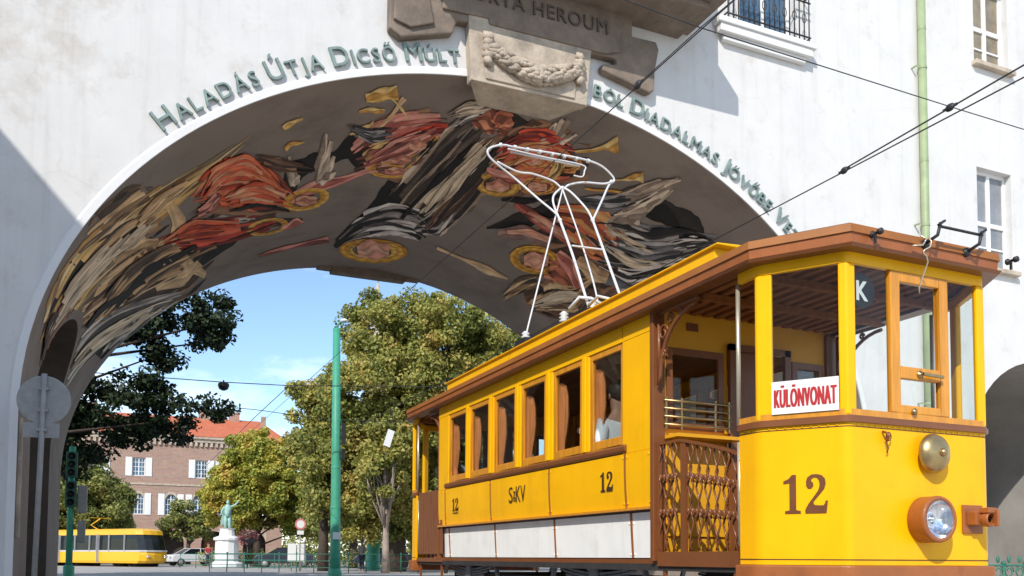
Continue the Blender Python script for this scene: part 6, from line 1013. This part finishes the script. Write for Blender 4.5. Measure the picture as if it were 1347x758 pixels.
m.poly([(X1, YBK, 0), (X1, YBK+14, 0), (X1, YBK+14, 12.9), (X1, YBK, 12.9)]); m.poly([(X0, YBK, 0), (X0, YBK+14, 0), (X0, YBK+14, 12.9), (X0, YBK, 12.9)]); m.poly([(X0, YBK+14, 0), (X1, YBK+14, 0), (X1, YBK+14, 12.9), (X0, YBK+14, 12.9)])
for h in hs:
    for a, b in (((h[0], h[2]), (h[1], h[2])), ((h[1], h[2]), (h[1], h[3])), ((h[1], h[3]), (h[0], h[3])), ((h[0], h[3]), (h[0], h[2]))): m.poly([(a[0], YBK, a[1]), (b[0], YBK, b[1]), (b[0], YBK+.3, b[1]), (a[0], YBK+.3, a[1])])
m.build('wall', 'brick', bk)
m = MB(); m.box((X0-.2, YBK-.25, 12.9), (X1+.25, YBK-.003, 13.25)); m.box((X0-.35, YBK-.45, 13.25), (X1+.4, YBK+.02, 13.5)); m.box((X0, YBK-.08, 8.2), (X1, YBK-.002, 8.4))
for k in range(60): m.box((X0+.1+k*.515, YBK-.22, 12.45), (X0+.36+k*.515, YBK-.002, 12.89))
m.build('cornice', 'stone_pale', bk)
m = MB(); ze = 13.5; zr = 16.6; hp = 3.5
a = [(X0-.4, YBK-.5, ze), (X1+.45, YBK-.5, ze), (X1+.45, YBK+14.5, ze), (X0-.4, YBK+14.5, ze)]; r = [(X0+hp, YBK+7, zr), (X1-1.6, YBK+7, zr)]
m.poly([a[0], a[1], r[1], r[0]]); m.poly([a[1], a[2], r[1]]); m.poly([a[2], a[3], r[0], r[1]]); m.poly([a[3], a[0], r[0]])
rf_ = m.build('roof', 'tile', bk)
m = MB()
for x in (8.6, 11.9, -3): m.box((x, YBK+6.2, 15.8), (x+1.1, YBK+7.2, 17.2)); m.box((x-.08, YBK+6.1, 17.2), (x+1.18, YBK+7.3, 17.35))
m.box((15.0, YBK+3, 14.6), (15.5, YBK+3.6, 16.6)); m.each('chimney', 'brick', rf_)
def brick_window(c, z0, z1, w2, shut=True, archtop=False):
    f = MB(); y = YBK+.15; t = .09
    f.box((c-w2, y, z0), (c-w2+t, y+.08, z1)); f.box((c+w2-t, y, z0), (c+w2, y+.08, z1)); f.box((c-w2+t, y, z0), (c+w2-t, y+.08, z0+t)); f.box((c-w2+t, y, z1-t), (c+w2-t, y+.08, z1)); f.box((c-.05, y-.01, z0+t), (c+.05, y+.07, z1-t))
    for k in (1, 2, 3): z = z0+(z1-z0)*k/4; f.box((c-w2+t, y-.005, z-.025), (c+w2-t, y+.065, z+.025))
    for s_ in (-1, 1): f.box((c+s_*w2*.5-.02, y, z0+t), (c+s_*w2*.5+.02, y+.06, z1-t))
    o = f.build('window', 'shutter', bk)
    p = MB(); p.box((c-w2+.03, y+.03, z0+.03), (c+w2-.03, y+.05, z1-.03)); p.build('pane', 'win_glass_blue', o)
    if shut:
        for s_ in (-1, 1):
            q = MB(); xa, xb = c+s_*(w2+.03), c+s_*(w2+.03+.62); q.box((xa, YBK-.07, z0-.02), (xb, YBK-.02, z1+.02))
            for k in range(9): z = z0+.1+(z1-z0-.2)*k/9; q.box((xa+s_*.07, YBK-.085, z), (xb-s_*.07, YBK-.07, z+.1))
            q.build('shutter', 'shutter', o)
    if archtop:
        q = MB(); pts = [(c-w2-.1, z1-.5)]+[(c-(w2+.1)*math.cos(math.pi*k/10), z1-.5+.75*math.sin(math.pi*k/10)) for k in range(11)]; pin = [(c-w2*.8*math.cos(math.pi*k/10), z1-.5+.48*math.sin(math.pi*k/10)) for k in range(11)]
        q.prism([(x, YBK-.03, z) for x, z in pts[1:]+pin[::-1]], (0, .028, 0)); q.build('arch_moulding', 'stone_pale', o)
for c in cols: brick_window(c, 9.1, 11.0, .62)
for c in cols2: brick_window(c, 5.1, 7.3, .6, True, True)
for (xa, xb, z0, z1) in hs[-4:]:
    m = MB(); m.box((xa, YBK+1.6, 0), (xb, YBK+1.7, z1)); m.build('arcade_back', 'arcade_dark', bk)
    q = MB(); cx2 = (xa+xb)/2; hw = (xb-xa)/2
    pts = [(cx2-hw*math.cos(math.pi*k/14), z1-1.3+1.3*math.sin(math.pi*k/14)) for k in range(15)]; q.prism([(x, YBK-.002, z) for x, z in pts+[(xb, z1+.02), (xa, z1+.02)]], (0, .25, 0)); q.build('arcade_arch', 'stone_pale', bk)
m = MB(); m.box((9.0, YBK+1.45, 0), (10.4, YBK+1.6, 2.6)); m.box((9.1, YBK+1.4, .15), (9.65, YBK+1.45, 2.4)); m.box((9.75, YBK+1.4, .15), (10.3, YBK+1.45, 2.4)); m.build('door', 'door_orange', bk)
# pale block at the far left behind the trees
pb = thing('pale_house', 'pale plastered house front hidden behind the bushy olive tree at far left', 'house', (-24, 112, 0))
m = MB(); m.box((-34, 112, 0), (-14.8, 122, 11)); m.build('wall', 'stone_pale', pb)
m = MB(); m.prism([(-34.5, 111.5, 11), (-14.4, 111.5, 11), (-14.4, 117, 14), (-34.5, 117, 14)], (0, .3, 0)); m.build('roof', 'tile', pb)
for k in range(5):
    for z in (2.5, 6.5):
        m = MB(); m.box((-33+k*3.6, 111.93, z), (-31.6+k*3.6, 111.99, z+2)); w_ = m.build('window', 'shutter', pb); q = MB(); q.box((-32.9+k*3.6, 111.9, z+.1), (-31.7+k*3.6, 111.94, z+1.9)); q.build('pane', 'win_glass', w_)
# distant church spire
sp_ = thing('church_spire', 'slim pale church spire far away above the tree tops', 'church tower', (79, 288, 0))
m = MB(); m.box((75.6, 284.6, 0), (82.4, 291.4, 62)); m.build('tower', 'stone_pale', sp_)
m = MB(); m.lathe([(4.2, 62), (3.2, 66), (1.9, 76), (1.2, 86), (.5, 92), (.02, 93)], (79, 288, 0), seg=8, smooth=False); m.tube([(79, 288, 92.8), (79, 288, 95.5)], .18, 6); m.bar((78.2, 288, 94.6), (79.8, 288, 94.6), .22); m.build('spire_roof', 'stone_pale', sp_)

# ------------------------------------------------------------------ poles, signs, lamps
MT['signal_green'] = mat('signal_green', (.02, .12, .075, 1), .5, var=.2)
PX, PY = 8.62, 37.6
po = thing('green_pole', 'tall green tram pole with a small lamp on top, left of the olive trees', 'pole', (PX, PY, 0))
m = MB(); m.tube([(PX, PY, -.02), (PX, PY, 1.2), (PX-.03, PY, 5), (PX-.12, PY-.1, 10.55)], [.24, .215, .20, .155], 16); m.lathe([(.31, 0), (.31, .12), (.26, .28), (.22, .34)], (PX, PY, 0), seg=16); m.build('shaft', 'green_paint', po)
m = MB()
for z in (2.9, 4.6, 6.6, 8.0): m.lathe([(.205, -.05), (.22, 0), (.205, .05)], (PX-.03, PY, z), seg=14)
m.build('collar', 'green_paint', po)
m = MB(); m.box((PX+.18, PY-.2, 5.6), (PX+.33, PY, 6.5)); m.build('clamp_box', 'iron', po); m = MB(); m.box((PX+.18, PY-.25, 4.95), (PX+.30, PY-.08, 5.4)); m.build('clamp_box', 'iron', po)
m = MB(); m.tube([(PX-.12, PY-.1, 10.5), (PX-.06, PY-.12, 10.75), (PX+.08, PY-.18, 10.9)], .04, 7); m.build('lamp_arm', 'green_paint', po)
m = MB(); m.blob((PX+.17, PY-.22, 10.89), (.17, .19, .09), 12, 6); m.build('lamp_head', 'white_paint', po)
m = MB(); m.bar((PX-.16, PY-.235, 1.7), (PX+.16, PY-.235, 1.7), .02, .3); m.build('sticker', 'white_paint', po)
wire([(-6, 37.5, 7.75), (3.81, 36.29, 7.62), (6.15, 35.25, 7.50), (12.5, 34.5, 7.85)], .018, 'span_wire', 'span wire carrying the round hanging lamp against the blue sky')
wire([(6.15, 35.25, 7.50), (5.28, 38, 6.6), (5.0, 62, 6.2)], .014, 'span_wire', 'wire falling from the span wire junction down to the left towards the brick house')
wire([(8.5, 37.6, 6.6), (5.28, 38, 6.9), (-6, 39, 7.3)], .014, 'span_wire', 'horizontal wire running left from the green pole at crown height')
wire([(8.7, 37.6, 6.65), (22, 36, 6.9)], .016, 'span_wire', 'horizontal wire running right from the green pole to behind the tram')
hl_ = thing('hanging_lamp', 'dark round street lamp hanging from a wire in the blue sky', 'street lamp', (3.81, 36.29, 7.56))
m = MB(); m.lathe([(.02, .10), (.06, .08), (.2, .02), (.22, -.06), (.17, -.2), (.06, -.26), (.01, -.27)], (3.81, 36.29, 7.55), seg=18); m.build('lamp_shade', 'iron', hl_)
m = MB(); m.tube([(3.81, 36.29, 7.63), (3.81, 36.29, 7.7)], .03, 6); m.build('hook', 'iron', hl_)
hs_ = thing('hanging_sign', 'tilted pale rectangular board hung among the leaves right of the green pole', 'sign', (11.19, 38.56, 6.2))
m = MB(); m.bar((11.05, 38.5, 5.75), (11.30, 38.6, 6.5), .3, .05, upv=(0, 1, 0)); m.build('board', 'white_paint', hs_)
m = MB(); m.tube([(11.3, 38.6, 6.5), (11.4, 38.6, 7.9)], .015, 5); m.tube([(11.05, 38.5, 5.75), (10.9, 38.45, 5.2)], .015, 5); m.each('rope', 'wire', hs_)
# round sign seen from behind, in front of the left pier
sg_ = thing('road_sign', 'grey back of a round road sign on a steel pole before the left pier', 'road sign', (-.90, 12.85, 0))
m = MB(); m.tube([(-.90, 12.85, -.02), (-.865, 12.80, 2.0), (-.85, 12.78, 3.12)], .034, 12); m.build('pole', 'steel', sg_)
def disc_basis(): 
    f = Vector((-.5, 12.6, 0)).normalized(); return f
fd = Vector((.10, 1, 0)).normalized()
m = MB(); m.lathe([(.001, 0), (.30, 0), (.315, .004), (.315, .022), (.30, .018), (.001, .016)], Vector((-.85, 12.83, 2.79)), fd, 36, smooth=False); m.build('sign_plate', 'steel', sg_)
m = MB(); rx_ = Vector((fd.y, -fd.x, 0)); c = Vector((-.868, 12.835, 2.40)); m.bar(tuple(c-rx_*.21), tuple(c+rx_*.21), .012, .19); m.build('lower_plate', 'steel', sg_)
m = MB()
for z in (2.65, 2.93, 2.40): c = Vector((-.856, 12.79, z)); m.bar(tuple(c-rx_*.06), tuple(c+rx_*.06), .05, .035)
m.each('bracket', 'steel', sg_)
# traffic signals on a green post beyond the arch at left
tl = thing('traffic_light', 'green post with dark traffic signals just beyond the left pier', 'traffic light', (-1.05, 26.9, 0))
m = MB(); m.tube([(-1.05, 26.9, 0), (-1.05, 26.9, 3.75)], .085, 12); m.lathe([(.14, 0), (.14, .5), (.10, .55)], (-1.05, 26.9, 0), seg=12); m.build('post', 'green_paint', tl)
for z in (2.45, 3.25):
    m = MB(); m.box((-1.19, 26.66, z-.35), (-.91, 26.82, z+.35)); hd = m.build('signal_head', 'signal_green', tl, bevel=.02)
    q = MB()
    for k in (-.22, 0, .22): q.lathe([(.09, 0), (.095, .12), (.085, .12), (.08, .01), (.001, .005)], (-1.05, 26.66, z+k), (0, -1, 0), 12)
    q.build('lens_hood', 'black', hd)
m = MB(); m.box((-.89, 26.72, 1.95), (-.65, 26.98, 2.7)); m.box((-.87, 26.74, 1.15), (-.67, 26.96, 1.75)); m.build('control_box', 'steel', tl, bevel=.03)
# no-entry style round sign and white boards
MT['pink_red'] = mat('sign_pale_red', (.62, .20, .20, 1), .5, var=.1)
ns = thing('road_sign', 'round white road sign with a red rim on a thin pole under the yellow tree', 'road sign', (9.58, 50.46, 0))
m = MB(); m.tube([(9.58, 50.46, 0), (9.58, 50.46, 3.0)], .035, 8); m.build('pole', 'steel', ns)
m = MB(); m.lathe([(.22, 0), (.31, 0), (.31, .02), (.22, .02)], (9.58, 50.41, 2.63), (0, -1, 0), 24, smooth=False); m.build('rim', 'pink_red', ns)
m = MB(); m.lathe([(.001, .004), (.219, .004), (.219, .018), (.001, .018)], (9.58, 50.41, 2.63), (0, -1, 0), 24, smooth=False); m.box((9.4, 50.37, 2.05), (9.76, 50.39, 2.27)); m.build('face', 'white_paint', ns)
wb = thing('notice_board', 'pair of white notice boards at the foot of the round red rimmed sign', 'notice board', (9.5, 50.9, 0))
for x in (9.22, 9.74):
    m = MB(); m.box((x-.23, 50.85, .55), (x+.23, 50.9, 1.55)); m.build('board', 'white_paint', wb)
    m = MB(); m.tube([(x, 50.93, 0), (x, 50.93, 1.5)], .03, 6); m.build('post', 'steel', wb)
ki = thing('advert_column', 'green cylinder kiosk column in the shade between pole and tram', 'kiosk', (14.7, 53.8, 0))
m = MB(); m.lathe([(.45, 0), (.45, .25), (.40, .28), (.40, 1.6), (.46, 1.65), (.46, 1.75), (.2, 1.95), (.01, 2.0)], (14.7, 53.8, 0), seg=20); m.build('drum', 'green_paint', ki)
tree('pollarded_tree', 'pale barked young tree trunk with a thin crown near the rear of the old tram', 'tree', (12.54, 43.6, 0), 6.5, [(0, 0, 5.0, 1.6, 1.5, 1.5), (.5, 0, 6.2, 1.2, 1.2, 1.1)], .24, MT['leaf_big'], .17, 170, 99, bark='bark_pale', clump_r=.6)
# railings
def railing(name, label, a, b, h, n, m_):
    t = thing(name, label, 'railing', tuple((Vector(a)+Vector(b))/2)); s = MB()
    for k in range(n+1): p = Vector(a).lerp(Vector(b), k/n); s.tube([p, p+Vector((0, 0, h))], .026, 6); s.blob((p.x, p.y, p.z+h), (.05, .05, .05), 6, 4)
    s.each('post', m_, t); s = MB()
    for f in (.25, .6, .95): s.tube([Vector(a)+Vector((0, 0, h*f)), Vector(b)+Vector((0, 0, h*f))], .02, 5)
    s.build('rail', m_, t); return t
railing('railing', 'low green railing along the edge of the square under the trees', (4.6, 48.4, 0), (14.4, 44.0, 0), 1.0, 12, 'rail_green')
railing('railing', 'low green railing in front of the statue and the brick house', (4.2, 64.0, 0), (12.0, 61.0, 0), 1.0, 8, 'rail_green')
t = railing('railing', 'short green ornamental fence right of the old tram in front of the side arch', (13.0, 11.2, 0), (22.0, 12.6, 0), .76, 12, 'rail_green')
s = MB(); rnd = random.Random(5)
for k in range(24):
    p = Vector((13.0, 11.2, 0)).lerp(Vector((22.0, 12.6, 0)), (k+.5)/24)
    s.tube([(p.x+.13*math.cos(a)*(1-a*.06), p.y, .6+.13*math.sin(a)*(1-a*.06)) for a in np.linspace(0, 9, 18)], .013, 5); s.blob((p.x, p.y, .83), (.05, .03, .07), 6, 4)
s.build('ornament', 'rail_green', t)

# ------------------------------------------------------------------ statue, modern tram, cars, people
MT['copper_green'] = mat('copper_patina', (.30, .48, .42, 1), .7, var=.25, scale=4)
sx_, sy_ = 7.6, 67.7
st = thing('statue', 'pale green bronze figure raising an arm on a white stone pedestal', 'statue', (sx_, sy_, 0))
m = MB(); m.lathe([(1.15, 0), (1.15, .3), (.85, .45), (.8, 1.9), (.95, 2.0), (.95, 2.15), (.55, 2.3), (.5, 2.75), (.6, 2.85), (.01, 2.86)], (sx_, sy_, 0), seg=12, smooth=False); m.build('pedestal', 'plaster_clean', st)
m = MB(); m.tube([(sx_-.12, sy_, 2.85), (sx_-.13, sy_, 3.3), (sx_-.10, sy_, 3.75)], [.10, .11, .14], 8); m.tube([(sx_+.16, sy_-.1, 2.85), (sx_+.14, sy_-.05, 3.3), (sx_+.08, sy_, 3.75)], [.10, .11, .14], 8)
m.tube([(sx_, sy_, 3.65), (sx_-.02, sy_, 4.0), (sx_+.02, sy_, 4.35), (sx_, sy_, 4.52), (sx_, sy_, 4.6)], [.20, .22, .26, .17, .07], 10); m.blob((sx_+.01, sy_-.03, 4.74), (.12, .13, .16), 10, 7)
m.tube([(sx_+.22, sy_, 4.42), (sx_+.5, sy_-.1, 4.55), (sx_+.75, sy_-.15, 4.85)], [.09, .07, .05], 7); m.tube([(sx_-.22, sy_, 4.42), (sx_-.42, sy_-.05, 4.1), (sx_-.45, sy_-.2, 3.8)], [.09, .07, .05], 7)
m.prism([(sx_-.25, sy_+.15, 4.45), (sx_+.25, sy_+.15, 4.45), (sx_+.4, sy_+.3, 3.2), (sx_-.45, sy_+.3, 3.1)], (0, .08, 0)); m.build('figure', 'copper_green', st)
fp = thing('flower_basket', 'pink flower planter on a post right of the statue', 'planter', (8.3, 62, 0))
m = MB(); m.tube([(8.3, 62, 0), (8.3, 62, 1.7)], .05, 8); m.lathe([(.1, 1.6), (.45, 1.9), (.5, 2.0), (.01, 2.0)], (8.3, 62, 0), seg=12); m.build('stand', 'iron', fp)
leaf_mesh('flowers', [((8.3, 62, 2.25), (.75, .6, .45), 420), ((8.0, 61.9, 1.9), (.4, .4, .4), 160)], .14, MT['leaf_pink'], fp, 9)
# modern tram (far left)
MT['tram2_yellow'] = mat('modern_tram_yellow', (.78, .42, .01, 1), .3, var=.04, coat=.3)
MT['tram2_glass'] = mat('modern_tram_glass', (.010, .014, .016, 1), .12, var=.5, scale=.8, spec=.4)
MT['tram2_grey'] = mat('modern_tram_grey', (.5, .5, .5, 1), .5, var=.05)
a = Vector((3.1, 70.4, 0)); b_ = Vector((-6.6, 84.0, 0)); dr = (b_-a).normalized(); nr = Vector((dr.y, -dr.x, 0))   # nr to the right of travel
mt = thing('modern_tram', 'modern low yellow tram waiting at the left beyond the arch', 'tram', (a.x, a.y, 0))
W2 = 1.2
def T2(s_, t_, z): p = a+dr*s_+nr*t_; return (p.x, p.y, z*.9)
prof = [(.35, 0.25), (.12, .5), (.05, 1.0), (.18, 1.5), (.40, 2.3), (.62, 2.75), (.9, 3.05)]   # nose: setback at height
L2 = 15.5
def hullring(setback, z, w): return [T2(setback+.5, -w, z), T2(setback+.12, -w*.7, z), T2(setback, -w*.25, z), T2(setback, w*.25, z), T2(setback+.12, w*.7, z), T2(setback+.5, w, z), T2(L2, w, z), T2(L2, -w, z)]
def hull(mb, ps):
    rs = [hullring(s_, z, w_) for s_, z, w_ in ps]
    for A_, B_ in zip(rs, rs[1:]):
        for i in range(8): j = (i+1) % 8; mb.poly([A_[i], A_[j], B_[j], B_[i]])
    mb.poly(rs[0]); mb.poly(rs[-1])
m = MB(); hull(m, [(.30, .30, 1.15), (.10, .5, 1.2), (.05, 1.0, 1.2), (.12, 1.28, 1.2)]); m.build('lower_body', 'tram2_yellow', mt)
m = MB(); hull(m, [(.13, 1.281, 1.19), (.40, 2.3, 1.18), (.55, 2.62, 1.15)]); m.build('glazing', 'tram2_glass', mt)
m = MB(); hull(m, [(.50, 2.621, 1.19), (.60, 2.95, 1.17), (.95, 3.12, .95)]); m.build('roof', 'tram2_yellow', mt)
m = MB()
for s_ in (2.2, 4.0, 6.3, 8.1, 10.4, 12.2, 14.5):
    for t_ in (-1.205, 1.205): p, q = T2(s_, t_, 1.27), T2(s_, t_, 2.66); m.bar(p, q, .16, .03, upv=tuple(dr))
for s_ in (5.2, 10.0): 
    for t_ in (-1.203, 1.203): m.bar(T2(s_, t_, .35), T2(s_, t_, 2.66), .5, .02, upv=tuple(dr))
m.build('window_pillar', 'tram2_grey', mt)
m = MB(); hull(m, [(.02, 1.24, 1.21), (.03, 1.36, 1.21)]); m.build('belt_stripe', 'tram2_grey', mt)
for t_ in (-.75, .75):
    m = MB(); m.blob(T2(.13, t_, .85), (.16, .16, .10), 10, 6); m.build('headlamp', 'silver', mt)
m = MB(); m.tube([T2(7, 0, 3.1), T2(8.0, 0, 3.55), T2(6.8, 0, 4.1)], .05, 6); m.bar(T2(6.8, -.8, 4.12), T2(6.8, .8, 4.12), .08, .04); m.build('pantograph', 'tram2_yellow', mt)
for s_ in (1.6, 3.4, 8.5, 13):
    m = MB(); m.lathe([(.3, -1.1), (.3, 1.1)], T2(s_, 0, .3), tuple(nr), 18); m.build('wheel', 'under', mt)
# parked cars
MT['car_white'] = mat('car_white', (.7, .71, .72, 1), .25, var=.03, coat=.5); MT['car_dark'] = mat('car_dark', (.03, .035, .05, 1), .25, var=.1, coat=.5); MT['car_red'] = mat('car_red', (.25, .02, .02, 1), .25, var=.1, coat=.5)
def car(label, x, y, rz, paint):
    t = thing('parked_car', label, 'car', (x, y, 0), 'cars parked round the square', rz)
    def B(mb, name, m_, par=t, bev=0): o = mb.build(name, m_, par, bevel=bev, world=False); return o
    b = MB(); side_ = [(-2.1, .35), (-2.12, .75), (-1.95, .92), (-1.2, 1.0), (1.95, .98), (2.08, .85), (2.1, .35)]; b.prism([(u, -.84, z) for u, z in side_], (0, 1.68, 0)); body = B(b, 'body', paint, bev=.06)
    b = MB(); lo4 = [(-1.25, -.78, .985), (1.7, -.78, .985), (1.7, .78, .985), (-1.25, .78, .985)]; hi4 = [(-.5, -.62, 1.42), (1.25, -.62, 1.42), (1.25, .62, 1.42), (-.5, .62, 1.42)]
    b.add(lo4+hi4, [(0, 1, 5, 4), (1, 2, 6, 5), (2, 3, 7, 6), (3, 0, 4, 7), (4, 5, 6, 7), (0, 3, 2, 1)]); B(b, 'cabin_glass', 'tram2_glass')
    b = MB(); b.box((-.55, -.66, 1.42), (1.3, .66, 1.47)); 
    for s_ in (-1, 1): b.bar((.35, s_*.79, .98), (.35, s_*.645, 1.43), .07, .03); b.bar((-1.27, s_*.785, .98), (-.5, s_*.635, 1.43), .06, .04); b.bar((1.72, s_*.785, .98), (1.26, s_*.635, 1.43), .08, .04)
    B(b, 'roof', paint, bev=.02)
    for u in (-1.35, 1.35):
        for s_ in (-1, 1): b = MB(); b.lathe([(.2, .1), (.31, .1), (.32, .06), (.32, -.08), (.2, -.1)], (u, s_*.76, .32), (0, s_, 0), 18); wl = B(b, 'wheel', 'under'); b = MB(); b.lathe([(.001, .09), (.2, .095), (.2, .05)], (u, s_*.76, .32), (0, s_, 0), 14); B(b, 'rim', 'steel', wl)
    for s_ in (-1, 1): b = MB(); b.box((-2.14, s_*.72, .62), (-2.08, s_*.42, .78)); B(b, 'headlight', 'silver'); b = MB(); b.box((2.06, s_*.75, .68), (2.12, s_*.5, .84)); B(b, 'tail_light', 'car_red')
    return t
car('white parked car beside the nose of the modern tram', 6.2, 79.5, R(20), 'car_white')
car('dark parked car in the shade under the yellow autumn tree', 11.6, 66.8, R(-12), 'car_dark')
car('dark parked car farther right, near the green kiosk column', 17.6, 61.5, R(-15), 'car_dark')
# people
MT['skin'] = mat('skin', (.42, .24, .17, 1), .55, var=.06); MT['hair'] = mat('hair_dark', (.025, .018, .014, 1), .6, var=.3, scale=20)
MT['shirt_white'] = mat('shirt_white', (.72, .75, .80, 1), .8, var=.04); MT['trousers'] = mat('trousers_dark', (.03, .035, .05, 1), .85, var=.15); MT['shirt_red'] = mat('shirt_red', (.45, .03, .035, 1), .8, var=.1); MT['jacket_grey'] = mat('jacket_grey', (.22, .22, .23, 1), .85, var=.1)
def skin_obj(name, joints, edges, m, parent, root=0, lv=2):
    me = bpy.data.meshes.new(name); me.from_pydata([j[:3] for j in joints], edges, []); o = bpy.data.objects.new(name, me); COL.objects.link(o)
    k = o.modifiers.new('skin', 'SKIN'); k.use_smooth_shade = True
    for i, j in enumerate(joints): r_ = j[3]; sv = me.skin_vertices[0].data[i]; sv.radius = (r_, r_*.85) if not hasattr(r_, '__len__') else r_; sv.use_root = (i == root)
    u = o.modifiers.new('sub', 'SUBSURF'); u.levels = lv; u.render_levels = lv
    me.materials.append(MT[m]); o.parent = parent; return o
def person(label, loc, rz, shirt, legs, seated=False):
    t = thing('person', label, 'person', loc, None, rz)
    zh = 0 if seated else .92                                # hip height above the thing's base; faces -y
    J = [(0, 0, zh, .13), (0, .01, zh+.22, .12), (0, 0, zh+.46, .14), (0, -.01, zh+.56, .06), (0, -.02, zh+.64, .075), (0, -.03, zh+.76, .095), (0, -.03, zh+.82, .06)]
    E_ = [(0, 1), (1, 2), (2, 3), (3, 4), (4, 5), (5, 6)]
    for s_ in (-1, 1):
        k = len(J); J += [(s_*.17, 0, zh+.47, .07), (s_*.22, .03, zh+.22, .05), (s_*.20, -.14, zh+.04, .037), (s_*.19, -.22, zh+.03, .03)]; E_ += [(2, k), (k, k+1), (k+1, k+2), (k+2, k+3)]
        k = len(J)
        if seated: J += [(s_*.10, -.02, zh, .10), (s_*.12, -.44, zh+.02, .07), (s_*.12, -.46, zh-.38, .05), (s_*.12, -.60, zh-.42, .04)]
        else: J += [(s_*.09, 0, zh-.06, .10), (s_*.10, -.03, zh-.46, .07), (s_*.11, .03, zh-.84, .045), (s_*.12, -.12, zh-.88, .04)]
        E_ += [(0, k), (k, k+1), (k+1, k+2), (k+2, k+3)]
    body = skin_obj('body', J, E_, 'skin', t)
    Jc = [(j[0], j[1], j[2], j[3]+.018) for j in J]; sel = [0, 1, 2]+[7, 8]+[15, 16]; mp_ = {v: i for i, v in enumerate(sel)}
    skin_obj('shirt', [Jc[i] for i in sel], [(mp_[a_], mp_[b2]) for a_, b2 in E_ if a_ in mp_ and b2 in mp_], shirt, t)
    sel = [0, 11, 12, 13, 19, 20, 21]; mp_ = {v: i for i, v in enumerate(sel)}
    skin_obj('trousers', [(J[i][0], J[i][1], J[i][2]-(.02 if i == 0 else 0), J[i][3]+.014) for i in sel], [(mp_[a_], mp_[b2]) for a_, b2 in E_ if a_ in mp_ and b2 in mp_], legs, t)
    h = MB(); h.blob((0, 0, zh+.79), (.098, .108, .115), 14, 8, jit=.06, seed=3); h.build('hair', 'hair', t, world=False)
    f = MB(); f.blob((0, -.125, zh+.735), (.016, .022, .024), 8, 5); f.blob((-.092, -.02, zh+.73), (.014, .025, .035), 8, 5); f.blob((.092, -.02, zh+.73), (.014, .025, .035), 8, 5); f.build('nose_and_ears', 'skin', t, world=False)
    e = MB()
    for s_ in (-1, 1): e.blob((s_*.035, -.108, zh+.755), (.012, .008, .008), 8, 5)
    e.build('eyes', 'black', t, world=False)
    return t
person('passenger in a white shirt sitting behind the nearest saloon window of the old tram', (4.53, 7.58, 1.665), R(180), 'shirt_white', 'trousers', True)
person('pedestrian in a red shirt standing beside the statue pedestal', (6.3, 67.4, 0), R(30), 'shirt_red', 'trousers')
person('pedestrian in a grey jacket walking under the trees between pole and kiosk', (12.9, 49.6, 0), R(-60), 'jacket_grey', 'trousers')
